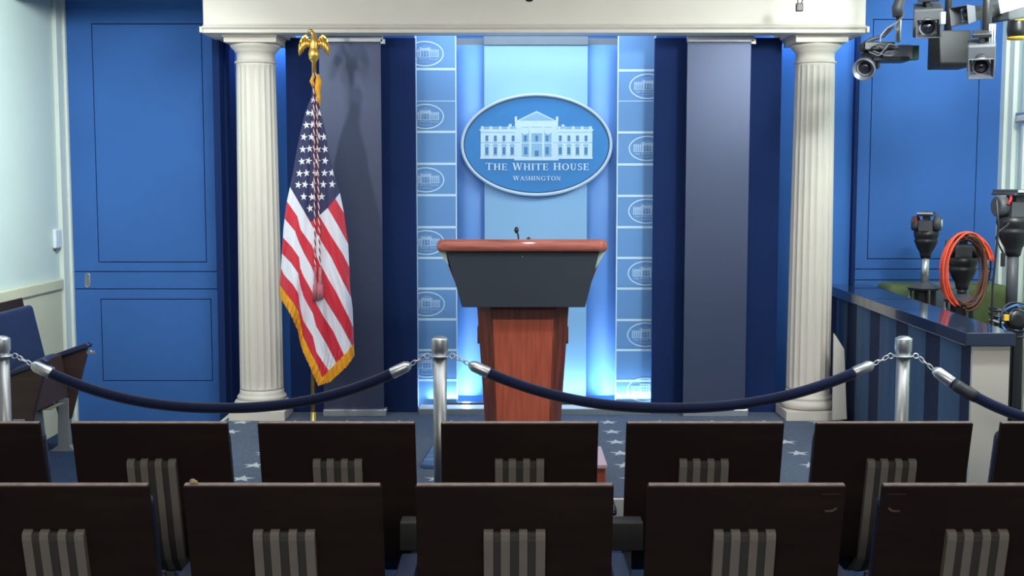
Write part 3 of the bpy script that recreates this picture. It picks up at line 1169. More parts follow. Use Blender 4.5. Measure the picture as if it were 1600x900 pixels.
bs.inputs['Sheen Weight'].default_value = 0.2
me.materials.append(fm)
me.materials.append(mat('star_white', (232, 236, 244), 0.6, noise=0.02))
me.polygons.foreach_set('material_index', [0] * n0 + [1] * (len(faces) - n0))
me.polygons.foreach_set('use_smooth', [True] * n0 + [False] * (len(faces) - n0))
fo = bpy.data.objects.new('flag_cloth', me)
COL.objects.link(fo)
fo.parent = ft

# fringe round the hem
hem_pts = [(x, y) for y, x in HEM] + [(x, y) for y, x in reversed(FLY)][1:]
outer = [(437, 463), (443, 474), (450, 485), (458, 500), (465, 516), (468, 532), (474, 552), (484, 572), (497, 603), (516, 597), (530, 584), (543, 572), (554, 555)]


def resample(pts, n):
    L = [0]
    for a, b in zip(pts, pts[1:]):
        L.append(L[-1] + math.hypot(b[0] - a[0], b[1] - a[1]))
    out = []
    for k in range(n):
        t = L[-1] * k / (n - 1)
        i = 0
        while i < len(L) - 2 and L[i + 1] < t:
            i += 1
        u = (t - L[i]) / max(1e-6, L[i + 1] - L[i])
        out.append((pts[i][0] + (pts[i + 1][0] - pts[i][0]) * u, pts[i][1] + (pts[i + 1][1] - pts[i][1]) * u))
    return out


nh = 230
# left part up to the tip, then the fly, so that both lines stay matched
hl, ol = resample(hem_pts[:9], 150), resample(outer[:9], 150)
hr, orr = resample(hem_pts[8:], 80), resample(outer[8:], 80)
hh, oo = hl + hr[1:], ol + orr[1:]
m = MB()
v = []
for k, (a, b) in enumerate(zip(hh, oo)):
    jj = 1 + random.uniform(-0.07, 0.05)
    d = 0.004 * sin(k * 1.9) + 0.002 * sin(k * 0.7)
    e = (a[0] + (b[0] - a[0]) * jj, a[1] + (b[1] - a[1]) * jj)
    fa = fold(*a)
    v += [P(a[0], a[1] - 1.5, FY - fa - 0.006) - FO, P(e[0], e[1], FY - fa - 0.004 - d) - FO,
          P(e[0], e[1], FY - fa + 0.006 - d) - FO, P(a[0], a[1] - 1.5, FY - fa + 0.006) - FO]
f = []
for k in range(len(hh) - 1):
    a = k * 4
    for j in range(4):
        f.append((a + j, a + (j + 1) % 4, a + 4 + (j + 1) % 4, a + 4 + j))
m.add(v, f)
m.build('fringe', M_fringe, ft)
# fringe bunched at the top of the pole
m = MB()
pts = [(497, 116), (498, 128), (496, 140), (498, 152), (500, 166)]
rr_ = [0.006, 0.020, 0.017, 0.012, 0.003]
m.tube([P(x, y, FY - 0.035) - FO for x, y in pts], rr_, 10)
pts = [(489, 117), (487, 127), (489, 137)]
m.tube([P(x, y, FY - 0.03) - FO for x, y in pts], [0.005, 0.013, 0.003], 8)
m.build('top_fringe', M_fringe, ft)
# pole
ptop = P(491, 114, FY).z
q0 = P(489, 640, FY)
q1 = P(491.5, 98, FY)
q0 = q0 + (q0 - q1) * ((q0.z - ST) / (q1.z - q0.z))
m = MB().cyl(q0 - FO, q1 - FO, 0.0125, seg=20)
m.build('pole', M_goldpole, ft)
ft_base = MB().lathe([(0.14, 0), (0.14, 0.012), (0.12, 0.03), (0.05, 0.05), (0.02, 0.06), (0.018, 0.12)], 32)
ft_base.build('pole_base', M_goldpole, ft)
# eagle finial
e0 = P(491.5, 96, FY) - FO
u = 7.2 / FPX * 1.01       # metres per photo pixel at the flag


def E(px, py, dy=0.0):
    return P(px, py, FY + dy) - FO


m = MB()
m.lathe([(0.014, 0), (0.014, 0.075), (0.020, 0.08), (0.020, 0.088), (0.03, 0.10), (0.034, 0.125), (0.028, 0.15), (0.018, 0.165)], 20,
        mtx=Matrix.Translation(E(491, 117)))
# body, neck, head, beak
m.tube([E(490.5, 88), E(490.5, 78), E(490.5, 70), E(491, 62), E(490.5, 55), E(487, 49.5), E(483.5, 48)], [0.018, 0.024, 0.030, 0.026, 0.014, 0.011, 0.009], 14)
m.tube([E(484, 47.5), E(481.5, 48.5), E(481, 51)], [0.007, 0.005, 0.001], 8)
m.ball(E(485.5, 48.5), 0.014, 12, 8)
# ball under the claws
m.ball(E(490.5, 90), 0.030, 16, 10, sc=(1, 1, 0.8))
m.build('eagle_body', M_gold, ft)
for sg in (-1, 1):
    w = MB()
    cxw = 490.5
    sh = E(cxw + sg * 6, 63)
    # wing blade: arched shoulder then feathers hanging down
    top = [(cxw + sg * a, b) for a, b in ((4, 66), (9, 58), (13, 54), (18, 57), (22, 64), (24, 72), (24.5, 80), (24, 86))]
    bot = [(cxw + sg * a, b) for a, b in ((4, 74), (8, 72), (12, 73), (14, 75), (17, 79), (19.5, 82), (22, 85), (24, 87))]
    v = []
    for (ax, ay), (bx_, by) in zip(top, bot):
        v += [E(ax, ay, -0.012), E(bx_, by, -0.006), E(bx_, by, 0.006), E(ax, ay, 0.008)]
    f = []
    for k in range(len(top) - 1):
        a = k * 4
        for j in range(4):
            f.append((a + j, a + (j + 1) % 4, a + 4 + (j + 1) % 4, a + 4 + j))
    f += [(0, 1, 2, 3), (len(v) - 4, len(v) - 1, len(v) - 2, len(v) - 3)]
    w.add(v, f)
    for (a0_, b0_, a1_, b1_) in ((10, 60, 13, 77), (14, 58, 16.5, 82), (17.5, 60, 19.5, 85), (21, 66, 22.3, 88), (7, 64, 9, 74)):
        w.tube([E(cxw + sg * a0_, b0_, -0.012), E(cxw + sg * (a0_ + a1_) / 2, (b0_ + b1_) / 2, -0.02), E(cxw + sg * a1_, b1_, -0.006)], [0.006, 0.008, 0.002], 8)
    w.build('eagle_wing', M_gold, ft)
# cord: two strands twisted, then tassels
for strand, (xa, xb, ye) in enumerate(((490, 492.5, 420), (494, 500, 420))):
    m = MB()
    pts = []
    for i in range(60):
        s = i / 59
        y = 114 + (ye - 114) * s
        x = xa + (xb - xa) * s
        pts.append((x, y))
    for ph, mi in ((0, 0), (pi, 1)):
        tp = []
        for i in range(240):
            s = i / 239
            y = 114 + (ye - 114) * s
            x = xa + (xb - xa) * s
            q = FP(x, y, 0.014) - FO
            a = 2 * pi * s * 24 + ph
            tp.append(q + Vector((0.0022 * cos(a), 0.0022 * sin(a), 0)))
        m.tube(tp, 0.0036, 6, mi)
    m.build('braided_cord', [M_cordr, M_cordw], ft)
for xa, ya, yb in ((493, 417, 468), (500.5, 417, 467)):
    m = MB()
    q = [FP(xa, ya + (yb - ya) * s, 0.016) - FO for s in (0, 0.12, 0.25, 0.4, 0.5, 0.55, 0.75, 1)]
    m.tube(q, [0.006, 0.010, 0.008, 0.010, 0.010, 0.014, 0.017, 0.017], 12)
    for k in range(12):
        a = 2 * pi * k / 12
        m.tube([q[5] + Vector((0.012 * cos(a), 0.012 * sin(a), 0)), q[7] + Vector((0.017 * cos(a), 0.017 * sin(a), -0.004))], 0.0035, 5)
    m.build('tassel', M_tassel, ft)


# ------------------------------------------------------------------ seats
REC = radians(13)


def make_chair(arms=('R',), slope=0.0):
    t = empty('auditorium_chair')
    tp = 0.887
    rot = Matrix.Translation((0, 0, tp)) @ Matrix.Rotation(REC, 4, 'X')     # local frame hanging from the top rear edge
    m_ = MB()
    w, h = 0.259, 0.50
    m_.box(-w, w, 0.0, 0.017, -h, -0.002, 0, rot)
    o = m_.build('back_panel', [M_back], t, bevel=0.004)
    # lighter strip along the top, its highlight put into the colour
    MB().box(-w + 0.004, w - 0.004, 0.0015, 0.0165, -0.003, 0.0004, 0, rot).build('top_edge', M_edge, t, bevel=0.001)
    # upholstered front of the back
    m_ = MB()
    m_.box(-w + 0.006, w - 0.006, 0.020, 0.075, -h + 0.03, -0.050, 0, rot)
    m_.build('back_cushion', M_leather, t, bevel=0.025, seg=4)
    # ribbed bracket running down behind the panel and under the seat
    m_ = MB()
    bw = 0.081
    n = 7
    ribs = [(-bw, -0.056, 0), (-0.056, -0.036, 1), (-0.036, -0.012, 0), (-0.012, 0.012, 1), (0.012, 0.034, 0), (0.034, 0.056, 1), (0.056, bw, 0)]
    path = [(0.0, -0.128), (-0.010, -0.130), (-0.017, -0.136), (-0.020, -0.150), (-0.021, -0.30), (-0.021, -0.42), (-0.012, -0.50), (0.02, -0.56), (0.08, -0.60), (0.16, -0.615)]
    for xa, xb, mi in ribs:
        off_ = 0.0 if mi == 0 else 0.004
        v, f = [], []
        for (yy, zz) in path:
            v += [(xa, yy + off_, zz - (0.006 if mi else 0)), (xb, yy + off_, zz - (0.006 if mi else 0)), (xb, yy + 0.03, zz), (xa, yy + 0.03, zz)]
        for k_ in range(len(path) - 1):
            a = k_ * 4
            for j in range(4):
                f.append((a + j, a + (j + 1) % 4, a + 4 + (j + 1) % 4, a + 4 + j))
        f += [(0, 1, 2, 3), (len(v) - 4, len(v) - 1, len(v) - 2, len(v) - 3)]
        m_.add(v, f, mi, False, rot)
    m_.build('ribbed_bracket', [M_ribl, M_ribd], t)
    # folded seat
    rs = Matrix.Translation((0, 0.14, 0.33)) @ Matrix.Rotation(radians(8), 4, 'X')
    MB().box(-0.235, 0.235, 0.06, 0.13, -0.02, 0.24, 0, rs).build('seat_cushion', M_leather, t, bevel=0.022, seg=3)
    MB().box(-0.225, 0.225, 0.132, 0.148, -0.01, 0.23, 0, rs).build('seat_pan', M_armwood, t, bevel=0.004)
    # pedestal under the bracket
    m_ = MB()
    m_.prism([(0.10, 0.0), (0.26, 0.0), (0.24, 0.03), (0.215, 0.30), (0.15, 0.34), (0.13, 0.03)], -0.03, 0.03, 'x')
    m_.box(-0.10, 0.10, 0.06, 0.30, 0, 0.014)
    m_.build('pedestal', M_metalg, t, bevel=0.003)
    for s_ in arms:
        sg = 1 if s_ == 'R' else -1
        x = sg * 0.30
        z0, z1 = 0.585 - slope * 0.5, 0.585 + slope * 0.5
        a_ = MB().prism([(0.09, z0 - 0.03), (0.38, z1 - 0.03), (0.375, z1 - 0.08), (0.30, 0.30), (0.27, 0.20), (0.20, 0.20), (0.15, z0 - 0.12), (0.10, z0 - 0.06)], x - 0.016, x + 0.016, 'x')
        arm = a_.build('armrest', M_armwood, t, bevel=0.004)
        pd = MB().prism([(0.07, z0 - 0.03), (0.40, z1 - 0.03), (0.405, z1 - 0.012), (0.38, z1), (0.09, z0), (0.065, z0 - 0.015)], x - 0.028, x + 0.028, 'x')
        pd.build('arm_pad', M_leather, arm, bevel=0.008, seg=3)
        MB().cyl((x - 0.02, 0.40, z1 - 0.055), (x + 0.02, 0.40, z1 - 0.055), 0.011, seg=12).box(x - 0.008, x + 0.008, 0.37, 0.43, z1 - 0.066, z1 - 0.05).build('hinge', M_chrome, arm)
        ar = MB().prism([(0.13, 0.0), (0.30, 0.0), (0.30, 0.012), (0.262, 0.05), (0.265, 0.32), (0.20, 0.32), (0.19, 0.05), (0.13, 0.012)], x - 0.022, x + 0.022, 'x')
        ar.build('arm_foot', M_metalg, arm, bevel=0.003)
    return t


proto = make_chair()
ROWN, ROWF = 3.025, 3.83
near_px = [76, 440, 804, 1167.5, 1535]
far_px = [-62, 232, 525, 812, 1102.5, 1398.5, 1688]
near_lb = ['dark-backed seat at the left frame edge of the nearest row', 'dark-backed seat in the nearest row with a pale crumb on its top edge',
           'dark-backed seat in the nearest row, straight in front of the podium', 'dark-backed seat in the nearest row, right of the podium, scuffed at its upper right corner',
           'dark-backed seat in the nearest row at far right, scuffed at its upper left corner']
far_lb = ['dark-backed seat of the second row cut by the left frame edge', 'dark-backed seat of the second row below the left blue panel and rope',
          'dark-backed seat of the second row, straight below the flag', 'dark-backed seat of the second row right in front of the podium foot',
          'dark-backed seat of the second row below the right slate banner', 'dark-backed seat of the second row below the right-hand rope post and counter',
          'dark-backed seat of the second row cut by the right frame edge']
first = True
for row, pxs, Yr, lbs, grp in ((0, near_px, ROWN, near_lb, 'seats of the nearest row'), (1, far_px, ROWF, far_lb, 'seats of the second row')):
    for px, lb in zip(pxs, lbs):
        yy = 757 if row == 0 else 660
        o = proto if first else copy_tree(proto)
        first = False
        o.location = (P(px, yy, Yr).x, Yr, 0)
        o.rotation_euler.z = random.uniform(-0.006, 0.006)
        tag(o, lb, 'chair', grp)
# seat against the left wall, facing the aisle
sc = make_chair(('R', 'L'), slope=0.10)
sc.location = (-2.95, 6.78, 0.03)
sc.rotation_euler.z = -pi / 2
sc.scale = (1.08, 1.0, 1.08)
tag(sc, 'navy upholstered seat by the left wall, facing right with raised arms', 'chair')
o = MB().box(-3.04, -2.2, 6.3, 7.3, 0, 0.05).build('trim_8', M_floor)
struct(o)

# grey cabinet between the rows, crumb on a seat
qa, qb = P(625, 815, 3.70), P(1005, 822, 3.70)
t = empty('power_box', ((qa.x + qb.x) / 2, 3.74, 0))
tag(t, 'wide dark grey metal box behind the middle seat of the second row', 'box')
w = (qb.x - qa.x) / 2
za, zb = P(800, 861, 3.69).z, P(800, 817, 3.69).z
MB().box(-w, w, -0.05, 0.03, za, zb).build('box_body', M_boxg, t, bevel=0.004)
for sg in (-1, 1):
    MB().box(sg * (w - 0.05) - 0.015, sg * (w - 0.05) + 0.015, -0.02, 0.01, 0, za).build('support', M_metalg, t)
c = P(301, 753, ROWN + 0.008)
m = MB().ball((0, 0, 0), 0.010, 7, 5, sc=(0.9, 0.8, 0.8)).ball((0.008, 0, -0.002), 0.006, 6, 4)
o = m.build('paper_crumb', mat('crumb', (196, 180, 140), 0.9, noise=0.2, scale=200), bevel=0)
o.location = (c.x, c.y, 0.8955)
tag(o, 'small pale crumpled scrap lying on the top edge of a seat back', 'scrap')
# scuffs on two seat backs
for idx, s_ in ((3, 1), (4, -1)):
    ch = [o for o in bpy.data.objects if o.name.startswith('auditorium_chair') and o.get('label') == near_lb[idx]][0]
    rot = Matrix.Translation((0, 0, 0.887)) @ Matrix.Rotation(REC, 4, 'X')
    x_ = s_ * 0.222
    m = MB()
    for poly in ([(-0.018, -0.072), (0.004, -0.070), (0.016, -0.062), (0.018, -0.068), (0.008, -0.076), (-0.010, -0.077)],
                 [(-0.026, -0.024), (0.024, -0.0235), (0.024, -0.0245), (-0.026, -0.0255)]):
        v = [(x_ + a * s_, -0.0008, b) for a, b in poly]
        m.add(v, [tuple(range(len(v)))], 0, False, rot)
    m.build('scuff_mark', mat('scuffed_wood', (104, 84, 74), 0.7, noise=0.3, scale=200), ch, fix=False)

# ------------------------------------------------------------------ stanchions and ropes
PYY = 5.33


def stanchion(px, label, loc=None):
    x = P(px, 600, PYY).x if loc is None else loc[0]
    y = PYY if loc is None else loc[1]
    t = empty('rope_post', (x, y, 0))
    tag(t, label, 'post', 'steel rope posts in front of the stage')
    MB().lathe([(0.165, 0), (0.165, 0.010), (0.15, 0.02), (0.06, 0.035), (0.036, 0.05)], 40).build('base', M_chromeb, t)
    MB().cyl((0, 0, 0.03), (0, 0, 0.905), 0.031, seg=32).build('tube', M_chromeb, t)
    MB().lathe([(0.031, 0.880), (0.033, 0.905), (0.036, 0.912), (0.0385, 0.92), (0.0385, 0.965), (0.037, 0.971), (0.02, 0.980), (0.002, 0.983)], 36).build('cap', M_chrome, t)
    ring = MB().lathe([(0.034, 0.888), (0.047, 0.888), (0.047, 0.893), (0.034, 0.893)], 36)
    for a in (0, pi):
        pts = []
        for k in range(16):
            q = 2 * pi * k / 16
            pts.append((cos(a) * (0.057 + 0.012 * cos(q)), sin(a) * (0.057 + 0.012 * cos(q)) + 0.004 * sin(q), 0.890 + 0.011 * sin(q)))
        ring.tube(pts, 0.0032, 6, closed=True)
    ring.build('ring', M_chrome, t)
    return t


pA = stanchion(5, 'steel rope post at the left frame edge')
pB = stanchion(687.5, 'steel rope post in the middle, left of the podium')
pC = stanchion(1410, 'steel rope post in front of the blue counter on the right')
pD = stanchion(0, 'steel rope post beyond the right frame edge', (3.18, 4.55))


def rope(A, B, label, sag, taped=False, k1=None):
    A, B = Vector(A.location), Vector(B.location)
    d = (B - A)
    L = d.length
    d.normalize()
    zt = 0.885
    a = A + d * 0.072 + Vector((0, 0, zt))
    b = B - d * 0.072 + Vector((0, 0, zt))
    t = empty('velvet_rope', a)
    tag(t, label, 'rope', 'navy velvet ropes')

    def pt(s):
        p = a.lerp(b, s)
        # deep near the ends, flat in the middle
        q = 1 - abs(2 * s - 1) ** 2.25
        return p + Vector((0, 0, -sag * q)) - a
    s0 = 0.052 / L * 1.2
    s1 = s0 + 0.085 / L
    m_ = MB()
    N = 60
    m_.tube([pt(s1 + (1 - 2 * s1) * i / N) for i in range(N + 1)], 0.0245, 16)
    m_.build('rope_body', M_velvet, t)
    for s_a, s_b in ((s0, s1 + 0.006), (1 - s0, 1 - s1 - 0.006)):
        pa, pb = pt(s_a), pt(s_b)
        tp = s_a > 0.5 if not taped else s_a < 0.5
        m_ = MB()
        m_.tube([pa, pa.lerp(pb, 0.10), pa.lerp(pb, 0.25), pa.lerp(pb, 0.95), pb], [0.006, 0.018, 0.026, 0.027, 0.026], 20)
        en = m_.build('rope_end', M_chrome, t)
        # snap hook and links
        hk = MB()
        q0 = pt(0) if s_a < 0.5 else pt(1)
        q1 = pa
        n_ = 3
        for i in range(n_):
            c_ = q0.lerp(q1, (i + 0.5) / n_)
            ax = (q1 - q0).normalized()
            up = Vector((0, 0, 1)) if i % 2 == 0 else Vector((0, 1, 0))
            ring = []
            ll = (q1 - q0).length / n_ * 0.72
            for k in range(14):
                q = 2 * pi * k / 14
                ring.append(c_ + ax * ll * cos(q) + up * 0.0095 * sin(q))
            hk.tube(ring, 0.003, 6, closed=True)
        hk.build('snap_hook', M_chrome, en)
    if taped:
        m_ = MB()
        m_.tube([pt(s1 + 0.01 + 0.11 / L * i / 5) for i in range(6)], [0.026, 0.029, 0.0275, 0.0295, 0.028, 0.0262], 12)
        m_.build('tape_wrap', mat('dark_tape', (52, 54, 62), 0.5, noise=0.1), t)


rope(pA, pB, 'navy velvet rope hanging between the left and middle posts', 0.235)
rope(pB, pC, 'navy velvet rope sagging across the podium between the middle and right posts', 0.235)
rope(pC, pD, 'navy velvet rope with a taped end, leaving the right post towards the frame edge', 0.26, taped=True)

# ------------------------------------------------------------------ counter
CZ = 0.98
t = empty('counter', (2.3, 6.8, 0))
tag(t, 'long counter with dark granite top, ribbed blue side and white end, right of the stage', 'counter')
CO = Vector((2.3, 6.8, 0))


def loc2(pts):
    return [(x - CO.x, y - CO.y) for x, y in pts]


MB().prism(loc2([(2.107, 5.45), (2.336, 5.45), (2.46, 8.12), (2.155, 8.12)]), CZ - 0.062, CZ, 'z').build('granite_top', M_granite, t, bevel=0.004)
MB().prism(loc2([(2.165, 5.50), (2.315, 5.50), (2.42, 8.12), (2.20, 8.12)]), 0, CZ - 0.062, 'z').build('counter_body', M_cdark, t)
MB().prism(loc2([(2.150, 5.478), (2.325, 5.478), (2.325, 5.50), (2.150, 5.50)]), 0, CZ - 0.062, 'z').build('end_panel', M_white, t, bevel=0.002)
for y0, y1 in ((5.66, 5.95), (6.17, 6.45), (6.67, 6.97), (7.18, 7.46), (7.7, 7.95)):
    n = 10
    poly = []
    for k in range(n + 1):
        s_ = k / n
        yy = y0 + (y1 - y0) * s_
        bxs = 2.168 + (yy - 5.5) * 0.0133
        poly.append((bxs - 0.004 - 0.020 * (1 - (2 * s_ - 1) ** 4), yy))
    poly += [(2.185 + (y1 - 5.5) * 0.0133, y1), (2.185 + (y0 - 5.5) * 0.0133, y0)]
    MB().prism(loc2(poly), 0.0, CZ - 0.064, 'z').build('ribbed_board', M_cface, t)

# white board leaning beside the right column
q = [P(*a, 7.42) for a in ((1302, 520), (1318, 545), (1322, 654), (1300, 656))]
o = MB().prism([(a.x, a.z) for a in q], 7.40, 7.425, 'y').build('white_board', M_white, bevel=0.002)
tag(o, 'slanted white board leaning between the right column and the counter', 'board')

# ------------------------------------------------------------------ olive covered case behind the counter
t = empty('covered_case', (2.93, 7.95, 0))
tag(t, 'low case draped in olive green and grey cloth behind the counter', 'case')
zt_ = P(1540, 446, 7.8).z
m = MB().box(-0.44, 0.38, -0.15, 0.16, 0.06, zt_)
m.build('cloth_cover', M_olive, t, bevel=0.05, seg=4)
MB().box(-0.20, 0.10, -0.156, 0.10, 0.06, zt_ + 0.003).build('grey_blanket', M_greycl, t, bevel=0.02, seg=3)
for sx in (-0.36, 0.32):
    for sy in (-0.1, 0.1):
        MB().cyl((sx, sy, 0), (sx, sy, 0.07), 0.03, seg=12).build('caster', M_black, t)


# ------------------------------------------------------------------ camera pedestals with fluid heads
def head_parts(t, z, s=1.0, rz=0.0, plate=True):
    """fluid head whose bowl bottom is at height z"""
    R_ = Matrix.Translation((0, 0, z)) @ Matrix.Rotation(rz, 4, 'Z') @ Matrix.Diagonal((s * 1.18, s * 1.1, s, 1))
    m_ = MB()
    m_.lathe([(0.032, 0.0), (0.038, 0.03), (0.040, 0.045), (0.056, 0.075), (0.074, 0.125), (0.078, 0.14), (0.070, 0.15), (0.074, 0.158), (0.082, 0.185), (0.080, 0.215), (0.06, 0.22)], 28, mtx=R_)
    m_.build('bowl', M_black, t)
    m_ = MB()
    m_.box(-0.045, 0.045, -0.06, 0.06, 0.215, 0.30, 0, R_)
    for sg in (-1, 1):
        m_.lathe([(0.03, 0.0), (0.052, 0.002), (0.058, 0.012), (0.058, 0.045), (0.05, 0.05)], 24,
                 mtx=R_ @ Matrix.Translation((sg * 0.045, 0, 0.275)) @ Matrix.Rotation(sg * pi / 2, 4, 'Y'))
    b_ = m_.build('tilt_drum', M_black2, t)
    m_ = MB()
    m_.lathe([(0.02, 0.0), (0.034, 0.001), (0.034, 0.006), (0.02, 0.008)], 20, mtx=R_ @ Matrix.Translation((0.095, 0, 0.275)) @ Matrix.Rotation(pi / 2, 4, 'Y'))
    m_.build('dial', M_clear, b_)
    m_ = MB()
    m_.box(-0.055, 0.055, -0.10, 0.13, 0.335, 0.352, 0, R_).box(-0.04, 0.04, -0.12, 0.15, 0.352, 0.368, 0, R_)
    m_.box(-0.02, 0.02, -0.05, 0.05, 0.30, 0.336, 0, R_)
    m_.build('camera_plate', M_black2, t, bevel=0.003)
    MB().box(-0.05, 0.05, -0.124, -0.119, 0.352, 0.366, 0, R_).build('plate_scale', M_paper, t)
    m_ = MB()
    m_.tube([R_ @ Vector(p) for p in ((-0.05, -0.06, 0.335), (-0.06, -0.075, 0.31), (-0.075, -0.08, 0.285))], 0.008 * s, 8)
    m_.build('lock_lever', M_red, t)


def pedestal(px, py_plate, py_bowl, Y, label, s, rz=0.2, column_mat=None, spider_py=None, group='camera pedestals behind the counter'):
    top = P(px, py_plate, Y)
    bowl = P(px, py_bowl, Y)
    t = empty('camera_tripod', (bowl.x, Y, 0))
    tag(t, label, 'tripod', group)
    s = (top.z - bowl.z) / 0.368
    head_parts(t, bowl.z, s, rz)
    zs_ = P(px, spider_py, Y).z if spider_py else bowl.z - 0.3
    MB().cyl((0, 0, zs_), (0, 0, bowl.z + 0.01), 0.031 * s, seg=20).build('column', column_mat or M_chrome, t)
    m_ = MB()
    m_.lathe([(0.03, zs_ - 0.05), (0.10, zs_ - 0.035), (0.115, zs_ - 0.02), (0.06, zs_ + 0.0), (0.035, zs_ + 0.012)], 6, smooth=False)
    m_.build('spider', M_black2, t, bevel=0.003)
    m_ = MB().box(-0.05, 0.05, -0.05, 0.05, 0.10, zs_ - 0.04)
    m_.build('lower_column', M_black, t, bevel=0.006)
    for k in range(3):
        a = 2 * pi * k / 3 + 0.5
        ca, sa = cos(a), sin(a)
        m_ = MB()
        m_.tube([(ca * 0.09, sa * 0.09, zs_ - 0.03), (ca * 0.10, sa * 0.10, 0.35), (ca * 0.19, sa * 0.19, 0.03)], [0.012, 0.013, 0.014], 8)
        m_.ball((ca * 0.19, sa * 0.19, 0.028), 0.028, 10, 6)
        m_.build('leg', M_chromeb if k == 1 else M_black, t)
    return t


tA = pedestal(1446, 331, 403, 7.50, 'bare camera tripod with silver column standing left behind the counter', 0.9, rz=-0.45, spider_py=444)
tB = pedestal(1503, 366, 452, 7.15, 'squat camera tripod wrapped in orange cable, behind the counter', 1.0, rz=-0.3, column_mat=M_black, spider_py=462)
tC = pedestal(1583, 296, 400, 6.75, 'tall black camera tripod at the right frame edge', 1.0, rz=0.1, column_mat=M_black2, spider_py=490)

# cable coil hung over the middle head
cb = P(1501, 422, 7.03)
t = empty('cable_coil', cb)
tag(t, 'loops of orange and brown cable hung over the middle tripod head', 'cable')
ppm = 7.0 / FPX


def coil(name, n, rx, rz_, mt, seed, r=0.004, a0=0, a1=360, dx=0, dz=0):
    rnd = random.Random(seed)
    for k in range(n):
        m_ = MB()
        ox, oz = rnd.uniform(-5, 5) * ppm, rnd.uniform(-4, 4) * ppm
        q = rnd.uniform(-2, 4) * ppm
        pts = []
        N = 40
        for i in range(N + 1):
            a = radians(a0 + (a1 - a0) * i / N)
            pts.append((dx + ox + (rx * ppm + q) * cos(a), -0.06 - 0.012 * k + 0.02 * sin(a * 2 + k), dz + oz + (rz_ * ppm + q) * sin(a)))
        m_.tube(pts, r, 7)
        m_.build(name, mt, t)


coil('orange_loop', 7, 34, 56, M_orange, 3, 0.0058, 15, 250)
coil('brown_loop', 9, 28, 54, M_brownc, 8, 0.006, -95, 95)
coil('black_loop', 4, 34, 52, M_black, 12, 0.005, -110, 120)
for (px, py) in ((1539, 385), (1541, 412)):
    c = P(px, py, 6.93) - cb
    MB().box(c.x - 0.008, c.x + 0.008, c.y - 0.008, c.y + 0.008, c.z - 0.03, c.z + 0.02).build('tape_tag', M_yellow, t)

# cables and reel by the right frame edge
o = MB().tube([P(1557, 312, 6.25), P(1560, 350, 6.25), P(1556, 400, 6.25), P(1551, 450, 6.25), P(1549, 512, 6.25), P(1549, 560, 6.25), Vector((P(1549, 560, 6.25).x, 6.25, 0.01))], 0.006, 8).build('hanging_cable', M_black)
tag(o, 'thin black cable hanging straight down left of the tall tripod', 'cable')
t = empty('handset', P(1567, 405, 6.35))
tag(t, 'small black remote dangling on its lead beside the tall tripod', 'remote')
c = Vector(t.location)
m = MB().box(-0.011, 0.011, -0.008, 0.008, -0.04, 0.035)
m.build('remote_body', M_black, t, bevel=0.004)
MB().tube([P(x, y, 6.35) - c for x, y in ((1567, 395), (1562, 385), (1556, 372), (1560, 362), (1574, 352))] + [P(1577, 346, 6.60) - c], 0.005, 7).build('lead', M_black, t)
t = empty('cable_reel', P(1588, 500, 6.05))
tag(t, 'black cable reel with a blue cable loop at the right frame edge', 'reel')
c = Vector(t.location)
for r_, mt, nm in ((24, M_bluec, 'blue_loop'), (20, M_black, 'black_loop'), (16, M_black2, 'black_loop'), (27, M_black, 'black_loop')):
    pts = [(r_ * 0.00325 * cos(a), 0.02 * sin(a * 3 + r_), r_ * 0.0033 * sin(a)) for a in [2 * pi * k / 32 for k in range(32)]]
    MB().tube(pts, 0.0055, 7, closed=True).build(nm, mt, t)
MB().lathe([(0.02, -0.02), (0.05, -0.02), (0.05, 0.02), (0.02, 0.02)], 20, mtx=Matrix.Rotation(pi / 2, 4, 'X')).build('hub', M_black, t)
MB().box(-0.012, 0.012, -0.012, 0.012, -(c.z), -0.02).build('reel_stand', M_black, t)
MB().box(-0.075, -0.05, -0.03, -0.01, 0.0, 0.03).build('tape_tag', M_yellow, t)
t = empty('wire_bin', P(1560, 497, 6.42))
tag(t, 'round black wire holder full of cable behind the counter end', 'holder')
for k in range(4):
    pts = [(0.045 * cos(a), 0.045 * sin(a), -0.05 + 0.033 * k + 0.006 * sin(a * 2 + k)) for a in [2 * pi * j / 24 for j in range(24)]]
    MB().tube(pts, 0.008, 7, closed=True).build('cable_turn', M_black if k != 1 else M_grey, t)
MB().cyl((0, 0, -t.location.z), (0, 0, 0.04), 0.012, seg=10).build('stand', M_black, t)


# ------------------------------------------------------------------ ceiling cameras
def orient(fwd, up=(0, 0, 1)):
    f_ = Vector(fwd).normalized()
    s_ = f_.cross(Vector(up)).normalized()
    u_ = s_.cross(f_)
    m_ = Matrix((s_, f_, u_)).transposed().to_4x4()
    return m_


